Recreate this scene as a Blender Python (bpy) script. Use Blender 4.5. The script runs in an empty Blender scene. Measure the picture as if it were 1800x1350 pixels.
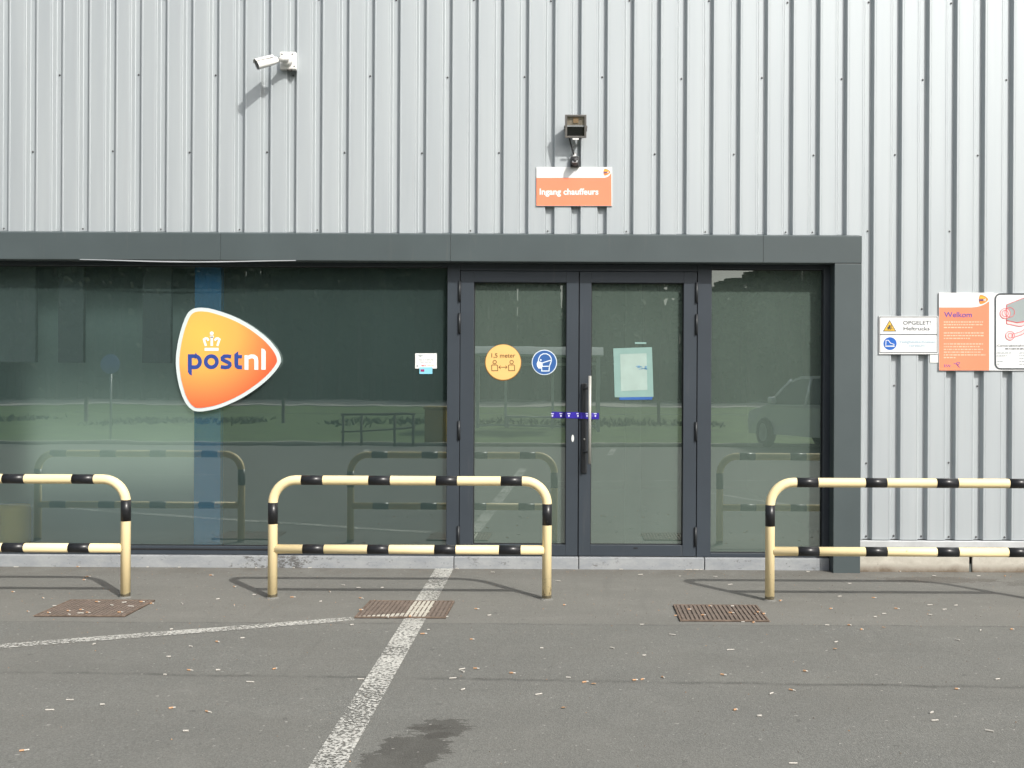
import bpy, bmesh, math, random
from mathutils import Vector, Matrix
import mathutils.noise as mnoise
random.seed(7)
R = math.radians
sc = bpy.context.scene
col = sc.collection

# ------------------------------------------------------------------ camera
CAMY, EYE, FPX = -8.7, 1.6, 1800.0
CX, CY, ROLL = 1010.0, 671.0, 0.0048
cd = bpy.data.cameras.new('camera'); cam = bpy.data.objects.new('camera', cd); col.objects.link(cam)
cam.location = (0, CAMY, EYE)
cam.rotation_mode = 'QUATERNION'
cam.rotation_quaternion = (Matrix.Rotation(R(90), 3, 'X') @ Matrix.Rotation(ROLL, 3, 'Z')).to_quaternion()
cd.sensor_width = 36; cd.lens = 36 * FPX / 1800
cd.shift_x = (900 - CX) / 1800
cd.shift_y = (CY - 675) / 1800
cd.clip_start = 0.05; cd.clip_end = 900
sc.camera = cam
# ------------------------------------------------------------------ sky and sun
SUN = Vector((0.69, -0.885, 1.0)).normalized()
elev = math.asin(SUN.z)
w = bpy.data.worlds.new('World'); sc.world = w; w.use_nodes = True
nt = w.node_tree; bg = nt.nodes['Background']
sky = nt.nodes.new('ShaderNodeTexSky'); sky.sky_type = 'NISHITA'; sky.sun_disc = False
sky.sun_elevation = elev; sky.sun_rotation = math.atan2(SUN.x, SUN.y)
sky.air_density = 1.0; sky.dust_density = 5.0; sky.ozone_density = 1.0
hs = nt.nodes.new('ShaderNodeHueSaturation'); hs.inputs['Saturation'].default_value = 0.45
nt.links.new(sky.outputs[0], hs.inputs['Color']); nt.links.new(hs.outputs[0], bg.inputs[0])
bg.inputs[1].default_value = 0.13
sd = bpy.data.lights.new('sun', 'SUN'); sd.energy = 3.2; sd.angle = R(0.6); sd.color = (1.0, 0.965, 0.905)
sun = bpy.data.objects.new('sun', sd); col.objects.link(sun)
sun.rotation_euler = SUN.to_track_quat('Z', 'Y').to_euler(); sun.location = (6, -9, 12)
sc.view_settings.view_transform = 'Standard'; sc.view_settings.look = 'None'
sc.view_settings.exposure = 0.25; sc.view_settings.gamma = 1; sc.view_settings.use_curve_mapping = False
sc.cycles.use_denoising = True
sc.cycles.caustics_reflective = False; sc.cycles.caustics_refractive = False
sc.cycles.max_bounces = 8; sc.cycles.transparent_max_bounces = 12
sc.cycles.sample_clamp_indirect = 4

# ------------------------------------------------------------------ helpers
def P(px, py, Y):
    """world point on the plane y=Y that the photo shows at photo pixel (px, py)"""
    dx, dy = px - CX, py - CY
    d = (Y - CAMY) / FPX
    return Vector(((dx + ROLL * dy) * d, Y, EYE - (dy - ROLL * dx) * d))
def G(px, py, z=0.0):
    """world point on the ground for a photo pixel"""
    dx, dy = px - CX, py - CY
    x2, y2 = dx + ROLL * dy, dy - ROLL * dx
    t = (EYE - z) * FPX / y2
    return Vector((x2 * t / FPX, CAMY + t, z))

M = {}
def lin(r, g, b):
    f = lambda c: (c / 255 / 12.92) if c / 255 <= .04045 else ((c / 255 + .055) / 1.055) ** 2.4
    return (f(r), f(g), f(b), 1)
class NT:
    def __init__(s, name):
        s.m = bpy.data.materials.new(name); s.m.use_nodes = True; s.t = s.m.node_tree
        s.b = s.t.nodes['Principled BSDF']; s.out = s.t.nodes['Material Output']
        M[name] = s.m
    def n(s, typ, **kw):
        nd = s.t.nodes.new(typ)
        for k, v in kw.items():
            if k in nd.inputs: nd.inputs[k].default_value = v
            else: setattr(nd, k, v)
        return nd
    def l(s, a, b): s.t.links.new(a, b)
    def pos(s): return s.n('ShaderNodeNewGeometry').outputs['Position']
    def noise(s, scale, detail=4, rough=.55, vec=None, stretch=None):
        v = vec or s.pos()
        if stretch:
            mp = s.n('ShaderNodeVectorMath', operation='MULTIPLY'); mp.inputs[1].default_value = stretch
            s.l(v, mp.inputs[0]); v = mp.outputs[0]
        nd = s.n('ShaderNodeTexNoise'); nd.inputs['Scale'].default_value = scale
        nd.inputs['Detail'].default_value = detail; nd.inputs['Roughness'].default_value = rough
        s.l(v, nd.inputs['Vector']); return nd.outputs['Fac']
    def ramp(s, fac, a, b, ca=(0, 0, 0, 1), cb=(1, 1, 1, 1)):
        r = s.n('ShaderNodeValToRGB'); e = r.color_ramp.elements
        e[0].position, e[0].color, e[1].position, e[1].color = a, ca, b, cb
        s.l(fac, r.inputs[0]); return r.outputs[0]
    def mix(s, fac, a, b, blend='MIX'):
        m = s.n('ShaderNodeMix', data_type='RGBA', blend_type=blend)
        for sock, v in ((m.inputs[0], fac), (m.inputs[6], a), (m.inputs[7], b)):
            if hasattr(v, 'links') or hasattr(v, 'is_linked'): s.l(v, sock)
            else: sock.default_value = v
        return m.outputs[2]
    def math(s, op, a, b=0.0, c=0.0, clamp=False):
        m = s.n('ShaderNodeMath', operation=op); m.use_clamp = clamp
        for i, v in enumerate((a, b, c)):
            if hasattr(v, 'is_linked'): s.l(v, m.inputs[i])
            else: m.inputs[i].default_value = v
        return m.outputs[0]
    def bump(s, h, strength=.3, dist=.01):
        b = s.n('ShaderNodeBump'); b.inputs['Strength'].default_value = strength; b.inputs['Distance'].default_value = dist
        s.l(h, b.inputs['Height']); s.l(b.outputs[0], s.b.inputs['Normal']); return b
    def xyz(s, v=None):
        x = s.n('ShaderNodeSeparateXYZ'); s.l(v or s.pos(), x.inputs[0]); return x.outputs
    def set(s, **kw):
        for k, v in kw.items(): s.b.inputs[k].default_value = v
def simple(name, c, rough=.5, metal=0, var=.12, scale=6, spec=.5, bump=0, bscale=60, dirt=None):
    t = NT(name); t.set(Roughness=rough, Metallic=metal, **{'Specular IOR Level': spec})
    f = t.noise(scale, 5)
    lo = tuple(x * (1 - var) for x in c[:3]) + (1,); hi = tuple(min(1, x * (1 + var)) for x in c[:3]) + (1,)
    out = t.ramp(f, .3, .7, lo, hi)
    if dirt:
        g = t.ramp(t.noise(dirt[0], 6, .7), dirt[1], dirt[1] + .08)
        out = t.mix(g, out, dirt[2])
    t.l(out, t.b.inputs['Base Color'])
    if bump: t.bump(t.noise(bscale, 3), bump, .004)
    return t.m

WORLD = {}
def tag(o, label=None, cat=None, group=None, kind=None):
    if label: o['label'] = label
    if cat: o['category'] = cat
    if group: o['group'] = group
    if kind: o['kind'] = kind
    return o
def thing(name, loc, label, cat, group=None, kind=None):
    o = bpy.data.objects.new(name, None); col.objects.link(o); o.location = loc
    o.empty_display_size = .1
    WORLD[o.name] = Vector(loc)
    return tag(o, label, cat, group, kind)
def link(name, me, parent, wloc):
    o = bpy.data.objects.new(name, me); col.objects.link(o)
    base = Vector((0, 0, 0))
    if parent is not None: o.parent = parent; base = WORLD[parent.name]
    o.location = Vector(wloc) - base; WORLD[o.name] = Vector(wloc)
    return o
class MB:
    def __init__(s): s.v = []; s.f = []; s.mi = []; s.smooth = []
    def add(s, vs, fs, mi=0, smooth=False):
        k = len(s.v); s.v += [Vector(v) for v in vs]
        for f in fs: s.f.append([k + i for i in f]); s.mi.append(mi); s.smooth.append(smooth)
        return s
    def box(s, x0, x1, y0, y1, z0, z1, mi=0, c=0):
        x0, x1 = sorted((x0, x1)); y0, y1 = sorted((y0, y1)); z0, z1 = sorted((z0, z1))
        if c <= 0:
            vs = [(x, y, z) for z in (z0, z1) for y in (y0, y1) for x in (x0, x1)]
            return s.add(vs, [(0, 2, 3, 1), (4, 5, 7, 6), (0, 1, 5, 4), (2, 6, 7, 3), (0, 4, 6, 2), (1, 3, 7, 5)], mi)
        c = min(c, (x1 - x0) * .45, (y1 - y0) * .45, (z1 - z0) * .45)
        bm = bmesh.new(); r = bmesh.ops.create_cube(bm, size=1)
        for v in bm.verts:
            v.co = Vector(((x0 + x1) / 2 + v.co.x * (x1 - x0), (y0 + y1) / 2 + v.co.y * (y1 - y0), (z0 + z1) / 2 + v.co.z * (z1 - z0)))
        bmesh.ops.bevel(bm, geom=list(bm.edges), offset=c, segments=2, affect='EDGES', profile=.6)
        bm.verts.index_update()
        s.add([v.co.copy() for v in bm.verts], [[v.index for v in f.verts] for f in bm.faces], mi); bm.free(); return s
    def tube(s, path, r, n=14, caps=True, mi=0, closed=False):
        path = [Vector(p) for p in path]; N = len(path)
        rs = r if isinstance(r, (list, tuple)) else [r] * N
        t0 = (path[1] - path[0]).normalized()
        u = t0.orthogonal().normalized(); vs = []; prev = t0
        for i, p in enumerate(path):
            if closed: t = (path[(i + 1) % N] - path[i - 1]).normalized()
            elif i == 0: t = t0
            elif i == N - 1: t = (path[-1] - path[-2]).normalized()
            else: t = ((path[i + 1] - p).normalized() + (p - path[i - 1]).normalized()).normalized()
            q = prev.rotation_difference(t); u = (q @ u).normalized(); prev = t
            v = t.cross(u)
            for k in range(n):
                a = 2 * math.pi * k / n
                vs.append(p + (u * math.cos(a) + v * math.sin(a)) * rs[i])
        fs = []
        for i in range(N if closed else N - 1):
            j = (i + 1) % N
            for k in range(n):
                fs.append((i * n + k, i * n + (k + 1) % n, j * n + (k + 1) % n, j * n + k))
        s.add(vs, fs, mi, True)
        if caps and not closed:
            s.add(vs[:n], [tuple(reversed(range(n)))], mi); s.add(vs[-n:], [tuple(range(n))], mi)
        return s
    def lathe(s, prof, origin, axis='Y', n=24, mi=0, smooth=True):
        """prof: list of (radius, offset along axis)"""
        o = Vector(origin); vs = []
        for (r, h) in prof:
            for k in range(n):
                a = 2 * math.pi * k / n; c, d = r * math.cos(a), r * math.sin(a)
                vs.append(o + (Vector((c, h, d)) if axis == 'Y' else Vector((c, d, h)) if axis == 'Z' else Vector((h, c, d))))
        fs = []
        for i in range(len(prof) - 1):
            for k in range(n): fs.append((i * n + k, i * n + (k + 1) % n, (i + 1) * n + (k + 1) % n, (i + 1) * n + k))
        return s.add(vs, fs, mi, smooth)
    def poly(s, pts, mi=0, back=None):
        """flat polygon of 3-D points; back = y offset to extrude away from the camera"""
        n = len(pts); s.add(pts, [tuple(range(n))], mi)
        if back:
            b = [Vector(p) + Vector((0, back, 0)) for p in pts]
            s.add([Vector(p) for p in pts] + b, [(i, (i + 1) % n, n + (i + 1) % n, n + i) for i in range(n)], mi)
            s.add(b, [tuple(reversed(range(n)))], mi)
        return s
    def build(s, name, mats, parent=None, recalc=True, org=None):
        if not isinstance(mats, (list, tuple)): mats = [mats]
        xs = [v.x for v in s.v]; ys = [v.y for v in s.v]; zs = [v.z for v in s.v]
        c = Vector(org) if org is not None else Vector(((min(xs) + max(xs)) / 2, (min(ys) + max(ys)) / 2, (min(zs) if parent is None else (min(zs) + max(zs)) / 2)))
        me = bpy.data.meshes.new(name)
        me.from_pydata([v - c for v in s.v], [], s.f)
        for m in mats: me.materials.append(m)
        me.polygons.foreach_set('material_index', s.mi); me.polygons.foreach_set('use_smooth', s.smooth)
        me.update()
        if recalc:
            bm = bmesh.new(); bm.from_mesh(me); bmesh.ops.remove_doubles(bm, verts=bm.verts, dist=1e-5)
            bmesh.ops.recalc_face_normals(bm, faces=bm.faces); bm.to_mesh(me); bm.free()
        return link(name, me, parent, c)
def stroke(mb, pts, wd, mi=0, closed=False):
    """flat ribbon along pts (3-D points in one y plane), mitred"""
    pts = [Vector(p) for p in pts]; n = len(pts); L = []; Rr = []
    for i, p in enumerate(pts):
        a = pts[i - 1] if (i > 0 or closed) else None
        b = pts[(i + 1) % n] if (i < n - 1 or closed) else None
        d1 = (p - a).normalized() if a is not None else (b - p).normalized()
        d2 = (b - p).normalized() if b is not None else d1
        t = (d1 + d2)
        t = t.normalized() if t.length > 1e-6 else d1
        nr = Vector((-t.z, 0, t.x)); k = wd / 2 / max(.5, t.dot(d1))
        L.append(p + nr * k); Rr.append(p - nr * k)
    for i in range(n if closed else n - 1):
        j = (i + 1) % n
        mb.add([L[i], L[j], Rr[j], Rr[i]], [(0, 1, 2, 3)], mi)
def arc(cx, cy, rx, ry, a0, a1, n=12):
    return [(cx + rx * math.cos(R(a0 + (a1 - a0) * i / n)), cy + ry * math.sin(R(a0 + (a1 - a0) * i / n))) for i in range(n + 1)]
def front(o):
    """make every face of a flat print look towards the viewer's side (-y)"""
    me = o.data; bm = bmesh.new(); bm.from_mesh(me); bm.normal_update()
    for f in bm.faces:
        if f.normal.y > 0: f.normal_flip()
    bm.to_mesh(me); bm.free(); return o
def text_mesh(body, bold=0.0):
    cu = bpy.data.curves.new('t', 'FONT'); cu.body = body; cu.size = 1; cu.offset = bold; cu.resolution_u = 3
    o = bpy.data.objects.new('t', cu); col.objects.link(o)
    dg = bpy.context.evaluated_depsgraph_get(); me = bpy.data.meshes.new_from_object(o.evaluated_get(dg))
    bpy.data.objects.remove(o); bpy.data.curves.remove(cu)
    return me
def text(body, x0, x1, base, cap, Y, mat, parent, name='lettering', bold=.012):
    """lettering between photo pixels x0..x1, on baseline py=base, capital height cap px, on plane Y"""
    me = text_mesh(body, bold)
    xs = [v.co.x for v in me.vertices]; a, b = min(xs), max(xs)
    capu = .70
    o0 = P(x0, base, Y); ex = (P(x1, base, Y) - o0) / (b - a); ez = (P(x0, base - cap, Y) - o0) / capu
    for v in me.vertices: v.co = ex * (v.co.x - a) + ez * v.co.y
    me.name = name; me.materials.clear(); me.materials.append(mat)
    return front(link(name, me, parent, o0))

# ------------------------------------------------------------------ materials
t = NT('asphalt'); pos = t.pos(); X, Yc, Z = t.xyz(pos)
fine = t.noise(330, 2, .6); mid = t.noise(60, 4, .6); big = t.noise(.8, 5, .6)
vo = t.n('ShaderNodeTexVoronoi'); vo.inputs['Scale'].default_value = 150; t.l(pos, vo.inputs['Vector'])
stone = t.mix(t.ramp(vo.outputs['Color'], .25, .9), (.112, .118, .107, 1), (.222, .230, .212, 1))
c = t.mix(t.ramp(fine, .35, .7), stone, (.165, .162, .152, 1))
c = t.mix(t.math('MULTIPLY', t.ramp(big, .35, .7), .35), c, (.175, .172, .152, 1))
# narrower lighter strip laid along the building, up to a wobbling joint
wob = t.math('MULTIPLY', t.math('SUBTRACT', t.noise(1.2, 3), .5), .05)
joint1 = t.math('ADD', t.math('ADD', Yc, 1.93), wob)
strip = t.math('MULTIPLY', t.math('ADD', t.math('MULTIPLY', joint1, 40), .5, clamp=True), .3)
c = t.mix(strip, c, (.235, .228, .205, 1))
def crackline(y0, slope, wd, k):
    ww = t.math('MULTIPLY', t.math('SUBTRACT', t.noise(2.3, 6, .7, stretch=(1, .1, 1)), .5), .12)
    d = t.math('ABSOLUTE', t.math('ADD', t.math('ADD', Yc, -y0), t.math('ADD', t.math('MULTIPLY', X, -slope), ww)))
    m = t.math('SUBTRACT', 1, t.math('DIVIDE', d, wd), clamp=True)
    gap = t.ramp(t.noise(2.6, 6, .75), .38, .60)
    return t.math('MULTIPLY', t.math('MULTIPLY', m, gap), k)
c = t.mix(crackline(-3.22, -.035, .034, .62), c, (.04, .04, .037, 1))
c = t.mix(crackline(-1.95, .0, .02, .5), c, (.05, .05, .045, 1))
# dirt along the foot of the wall
near = t.math('MULTIPLY', t.math('ADD', t.math('MULTIPLY', Yc, 2.4), 1.0, clamp=True), t.ramp(t.noise(3.5, 6, .7), .35, .65))
c = t.mix(t.math('MULTIPLY', near, .55), c, (.085, .072, .055, 1))
# oil stain
def blob(cx, cy, rx, ry, ang, edge, k, colr, c):
    ca, sa = math.cos(ang), math.sin(ang)
    dx = t.math('SUBTRACT', X, cx); dy = t.math('SUBTRACT', Yc, cy)
    u = t.math('DIVIDE', t.math('ADD', t.math('MULTIPLY', dx, ca), t.math('MULTIPLY', dy, sa)), rx)
    v = t.math('DIVIDE', t.math('ADD', t.math('MULTIPLY', dx, -sa), t.math('MULTIPLY', dy, ca)), ry)
    d = t.math('SQRT', t.math('ADD', t.math('MULTIPLY', u, u), t.math('MULTIPLY', v, v)))
    d = t.math('ADD', d, t.math('MULTIPLY', t.math('SUBTRACT', t.noise(9, 8, .78, stretch=(1, 1.5, 1)), .5), 2.9))
    m = t.math('MULTIPLY', t.ramp(d, .92, 1.0, (1, 1, 1, 1), (0, 0, 0, 1)), k)
    return t.mix(m, c, colr)
c = blob(-.72, -4.32, .17, .34, -.25, 0, .72, (.055, .053, .047, 1), c)
c = blob(-.60, -3.98, .13, .14, .2, 0, .7, (.055, .053, .047, 1), c)
c = blob(2.95, -.36, .5, .13, 0, 0, .45, (.07, .055, .042, 1), c)
c = blob(4.2, -.5, .8, .16, 0, 0, .45, (.07, .062, .052, 1), c)
# faint traffic film, tyre streaks and patches
film_ = t.ramp(t.noise(2.1, 6, .65, stretch=(.35, 1, 1)), .40, .66)
c = t.mix(t.math('MULTIPLY', film_, .22), c, (.105, .104, .095, 1))
pale = t.ramp(t.noise(3.3, 6, .7), .52, .72)
c = t.mix(t.math('MULTIPLY', pale, .16), c, (.275, .278, .255, 1))
tyre_ = t.ramp(t.noise(1.0, 5, .6, stretch=(5.5, .45, 1)), .60, .70)
c = t.mix(t.math('MULTIPLY', tyre_, .13), c, (.07, .07, .066, 1))
# small scattered spots
sp = t.ramp(t.noise(10, 3, .6, stretch=(1, .9, 1)), .675, .71)
c = t.mix(t.math('MULTIPLY', sp, .4), c, (.07, .07, .065, 1))
sp2 = t.ramp(t.noise(34, 1, .4), .735, .76)
c = t.mix(t.math('MULTIPLY', sp2, .5), c, (.42, .41, .38, 1))
t.l(c, t.b.inputs['Base Color']); t.set(Roughness=.86, **{'Specular IOR Level': .35})
h = t.math('ADD', t.math('MULTIPLY', vo.outputs['Distance'], .6), t.math('MULTIPLY', mid, .5))
t.bump(h, .55, .006)

def worn_paint(name, base, under):
    t = NT(name)
    n1 = t.noise(55, 4, .75); n2 = t.noise(2.2, 3)
    f = t.math('ADD', n1, t.math('MULTIPLY', t.math('SUBTRACT', n2, .5), .35))
    m = t.ramp(f, .455, .51)
    gr = t.mix(t.ramp(t.noise(6, 5), .3, .75), base, tuple(x * .74 for x in base[:3]) + (1,))
    t.l(gr, t.b.inputs['Base Color']); t.set(Roughness=.8)
    t.bump(n1, .4, .004)
    tr = t.n('ShaderNodeBsdfTransparent'); mx = t.n('ShaderNodeMixShader')
    t.l(m, mx.inputs[0]); t.l(tr.outputs[0], mx.inputs[1]); t.l(t.b.outputs[0], mx.inputs[2]); t.l(mx.outputs[0], t.out.inputs[0])
    return t.m
worn_paint('worn_line_paint', (.56, .56, .52, 1), None)

t = NT('cladding_metal')
X, Yc, Z = t.xyz()
st = t.noise(1.3, 5, .6, stretch=(6, 1, .35)); gr = t.noise(420, 1)
cc = t.ramp(st, .3, .75, (.43, .468, .49, 1), (.48, .518, .535, 1))
run = t.ramp(t.noise(5, 5, .7, stretch=(7, 1, .22)), .60, .78)
cc = t.mix(t.math('MULTIPLY', run, .22), cc, (.40, .375, .34, 1))
t.l(cc, t.b.inputs['Base Color']); t.set(Metallic=.4, Roughness=.55)
t.l(t.ramp(st, .2, .8, (.55, .55, .55, 1), (.63, .63, .63, 1)), t.b.inputs['Roughness'])
t.bump(t.noise(1.1, 3, .5, stretch=(3, 1, .5)), .12, .01)

def powder(name, c, rough=.42, metal=.0):
    t = NT(name); n = t.noise(1.6, 5, .6, stretch=(1, 1, 1)); n2 = t.noise(700, 1)
    cc = t.ramp(n, .25, .8, tuple(x * .88 for x in c[:3]) + (1,), tuple(x * 1.12 for x in c[:3]) + (1,))
    ru = t.ramp(t.noise(4, 5, .7, stretch=(5, 1, .3)), .6, .8)
    cc = t.mix(t.math('MULTIPLY', ru, .22), cc, (.16, .155, .14, 1))
    t.l(cc, t.b.inputs['Base Color']); t.set(Roughness=rough, Metallic=metal); t.bump(n2, .06, .001)
    return t.m
powder('portal_grey', (.070, .090, .094, 1), .45)
powder('frame_grey', (.042, .053, .066, 1), .4)
powder('rubber', (.012, .012, .013, 1), .7)
simple('screw_metal', (.12, .12, .125, 1), .5, .4)
simple('flashing', (.62, .64, .65, 1), .45, .4)
t = NT('plinth_concrete')
a = t.noise(7, 6, .65); b = t.noise(90, 3)
cc = t.ramp(a, .3, .72, (.40, .375, .32, 1), (.58, .56, .49, 1))
X, Yc, Z = t.xyz()
foot = t.math('SUBTRACT', 1, t.math('DIVIDE', t.math('ADD', Z, t.math('MULTIPLY', t.math('SUBTRACT', a, .5), -.12)), .07), clamp=True)
cc = t.mix(foot, cc, (.16, .125, .09, 1))
cc = t.mix(t.ramp(t.noise(30, 4, .7), .66, .74), cc, (.20, .18, .15, 1))
t.l(cc, t.b.inputs['Base Color']); t.set(Roughness=.85); t.bump(b, .35, .004)
t = NT('sill_stone')
a = t.noise(5, 6, .7, stretch=(1, 1, 2)); cc = t.ramp(a, .3, .72, (.25, .27, .29, 1), (.36, .375, .38, 1))
cc = t.mix(t.ramp(t.noise(9, 6, .75, stretch=(1, 1, 1.6)), .60, .74), cc, (.12, .115, .11, 1))
X, Yc, Z = t.xyz()
loc = t.math('SUBTRACT', 1, t.math('DIVIDE', t.math('ABSOLUTE', t.math('ADD', X, 2.5)), .55), clamp=True)
cc = t.mix(t.math('MULTIPLY', t.ramp(t.math('ADD', t.noise(13, 7, .8, stretch=(1, 1, 1.8)), t.math('MULTIPLY', loc, .14)), .60, .66), .8), cc, (.07, .065, .058, 1))
t.l(cc, t.b.inputs['Base Color']); t.set(Roughness=.75); t.bump(t.noise(60, 4), .35, .004)

def glass(name, tint, film, dens, refl):
    """coated glazing: sharp coating reflection over a thin dirty film and tinted see-through"""
    t = NT(name); t.t.nodes.remove(t.b)
    tr = t.n('ShaderNodeBsdfTransparent'); tr.inputs[0].default_value = tint
    df = t.n('ShaderNodeBsdfDiffuse'); 
    cc = t.ramp(t.noise(2.2, 5, .6, stretch=(1, 1, .6)), .3, .7, tuple(x * .93 for x in film[:3]) + (1,), tuple(x * 1.07 for x in film[:3]) + (1,))
    t.l(cc, df.inputs[0])
    m1 = t.n('ShaderNodeMixShader'); m1.inputs[0].default_value = dens
    t.l(tr.outputs[0], m1.inputs[1]); t.l(df.outputs[0], m1.inputs[2])
    gl = t.n('ShaderNodeBsdfGlossy'); gl.inputs['Roughness'].default_value = .0; gl.inputs[0].default_value = (.93, 1, .97, 1)
    bp = t.n('ShaderNodeBump'); bp.inputs['Strength'].default_value = .5; bp.inputs['Distance'].default_value = .0004
    t.l(t.noise(1.5, 2, .4, stretch=(1, 1, 3.2)), bp.inputs['Height']); t.l(bp.outputs[0], gl.inputs['Normal'])
    lw = t.n('ShaderNodeFresnel'); lw.inputs[0].default_value = 1.5
    f = t.math('ADD', t.math('MULTIPLY', lw.outputs[0], .8), refl, clamp=True)
    m2 = t.n('ShaderNodeMixShader'); t.l(f, m2.inputs[0]); t.l(m1.outputs[0], m2.inputs[1]); t.l(gl.outputs[0], m2.inputs[2])
    t.l(m2.outputs[0], t.out.inputs[0]); return t.m
glass('shop_glass', (.87, .97, .98, 1), (.150, .226, .214, 1), .23, .20)
glass('door_glass', (.50, .58, .54, 1), (.145, .195, .168, 1), .66, .20)

t = NT('frosted_film'); t.t.nodes.remove(t.b)
rf = t.n('ShaderNodeBsdfRefraction'); rf.inputs['IOR'].default_value = 1.45; rf.inputs['Roughness'].default_value = .30
rf.inputs[0].default_value = (.78, 1, .92, 1)
df = t.n('ShaderNodeBsdfDiffuse'); df.inputs[0].default_value = (.18, .30, .27, 1)
mx = t.n('ShaderNodeMixShader'); mx.inputs[0].default_value = .36
t.l(rf.outputs[0], mx.inputs[1]); t.l(df.outputs[0], mx.inputs[2]); t.l(mx.outputs[0], t.out.inputs[0])

t = NT('barrier_yellow'); X, Yc, Z = t.xyz()
cc = t.ramp(t.noise(3, 4), .3, .7, (.885, .725, .405, 1), (.925, .775, .46, 1))
ch = t.ramp(t.noise(22, 6, .75), .672, .69)
lowz = t.math('SUBTRACT', 1, t.math('DIVIDE', Z, .22), clamp=True)
ch2 = t.math('MULTIPLY', lowz, t.ramp(t.noise(28, 6, .8), .53, .60))
cc = t.mix(t.math('MAXIMUM', t.math('MULTIPLY', ch, .5), t.math('MULTIPLY', ch2, t.math('ADD', .12, t.math('MULTIPLY', t.math('LESS_THAN', t.math('ABSOLUTE', t.math('ADD', X, .2)), .06), .75)))), cc, (.19, .12, .06, 1))
foot = t.math('MULTIPLY', t.math('LESS_THAN', Z, t.math('ADD', .018, t.math('MULTIPLY', t.noise(30, 3), .03))), .85)
cc = t.mix(foot, cc, (.22, .20, .15, 1))
t.l(cc, t.b.inputs['Base Color']); t.set(Roughness=.5, **{'Specular IOR Level': .3}); t.bump(t.noise(25, 4), .08, .003)
t = NT('barrier_black')
ch = t.ramp(t.noise(34, 5, .75), .685, .71)
cc = t.mix(ch, (.013, .014, .016, 1), (.45, .43, .38, 1))
t.l(cc, t.b.inputs['Base Color']); t.set(Roughness=.33); t.bump(t.noise(25, 4), .1, .003)

t = NT('rusty_bars'); X, Yc, Z = t.xyz()
cc = t.ramp(t.noise(14, 6, .7), .3, .72, (.125, .102, .085, 1), (.205, .160, .130, 1))
t.l(cc, t.b.inputs['Base Color']); t.set(Roughness=.85)
rust = cc
t = NT('painted_rusty_bars'); X, Yc, Z = t.xyz()
cc = t.ramp(t.noise(14, 6, .7), .3, .72, (.125, .102, .085, 1), (.205, .160, .130, 1))
dl = t.math('ABSOLUTE', t.math('SUBTRACT', X, t.math('ADD', -1.10, t.math('MULTIPLY', Yc, -.018))))
m1 = t.math('LESS_THAN', dl, .078)
dl2 = t.math('ABSOLUTE', t.math('SUBTRACT', Yc, t.math('ADD', t.math('MULTIPLY', t.math('ADD', X, 1.13), .36), -1.72)))
m2 = t.math('MULTIPLY', t.math('LESS_THAN', dl2, .045), t.math('LESS_THAN', X, -1.1))
wear = t.ramp(t.noise(50, 4, .75), .36, .45)
cc = t.mix(t.math('MULTIPLY', t.math('MAXIMUM', m1, m2), wear), cc, (.52, .50, .43, 1))
t.l(cc, t.b.inputs['Base Color']); t.set(Roughness=.85)
simple('pit_dark', (.115, .092, .075, 1), .9, var=.4)
simple('rust_frame', (.155, .115, .088, 1), .85, var=.35, scale=25)

simple('white_plastic', (.78, .79, .78, 1), .4, var=.03)
simple('camera_white', (.80, .80, .78, 1), .35, var=.04, dirt=(8, .66, (.5, .48, .43, 1)))
simple('lens_black', (.012, .012, .014, 1), .12)
simple('dark_plastic', (.030, .030, .032, 1), .5, var=.2)
simple('lamp_grey', (.15, .145, .135, 1), .5, var=.15, dirt=(14, .6, (.24, .21, .17, 1)))
simple('lamp_reflector', (.28, .25, .20, 1), .35, .4, var=.3, scale=30)
simple('lamp_amber', (.25, .175, .10, 1), .4, var=.2)
simple('sign_white', (.82, .83, .83, 1), .35, var=.02)
simple('sign_orange', (.93, .28, .155, 1), .38, var=.04, scale=3)
simple('label_orange', (.90, .30, .06, 1), .4, var=.05)
simple('label_purple', (.13, .10, .36, 1), .4, var=.05)
simple('logo_blue', (.032, .070, .30, 1), .35, var=.05)
simple('logo_white', (.88, .89, .88, 1), .35, var=.02)
simple('logo_rim', (.62, .70, .70, 1), .35, var=.03)
simple('print_dark', (.05, .06, .07, 1), .5, var=.1)
simple('print_blue', (.02, .13, .52, 1), .4, var=.05)
simple('print_grey', (.33, .38, .38, 1), .5, var=.05)
simple('print_red', (.78, .10, .12, 1), .45, var=.05)
simple('print_pink', (.85, .62, .62, 1), .45, var=.05)
simple('print_yellow', (.82, .50, .06, 1), .4, var=.05)
simple('print_steel', (.38, .55, .66, 1), .5, var=.05)
simple('faint_ink', (.42, .46, .47, 1), .5, var=.1)
simple('faint_orange', (.90, .56, .40, 1), .5, var=.1)
simple('sticker_yellow', (.84, .54, .20, 1), .4, var=.05, scale=3)
simple('sticker_ring', (.32, .15, .03, 1), .4, var=.1)
simple('sticker_brown', (.20, .09, .03, 1), .5, var=.1)
simple('mask_blue', (.036, .12, .35, 1), .4, var=.05)
simple('mask_white', (.74, .82, .88, 1), .4, var=.03)
simple('card_white', (.80, .82, .80, 1), .6, var=.03)
simple('card_blue', (.25, .62, .78, 1), .5, var=.06)
simple('card_magenta', (.35, .03, .15, 1), .5, var=.1)
simple('tape_purple', (.040, .026, .32, 1), .25, var=.25, scale=25)
simple('tape_white', (.60, .60, .85, 1), .3, var=.1)
simple('sleeve_teal', (.25, .39, .36, 1), .3, var=.06, scale=9)
simple('sleeve_paper', (.36, .47, .43, 1), .5, var=.06, scale=9)
simple('sleeve_blue', (.04, .12, .36, 1), .4, var=.15)
simple('ink_blue', (.12, .32, .55, 1), .4, var=.3, scale=40)
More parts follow.
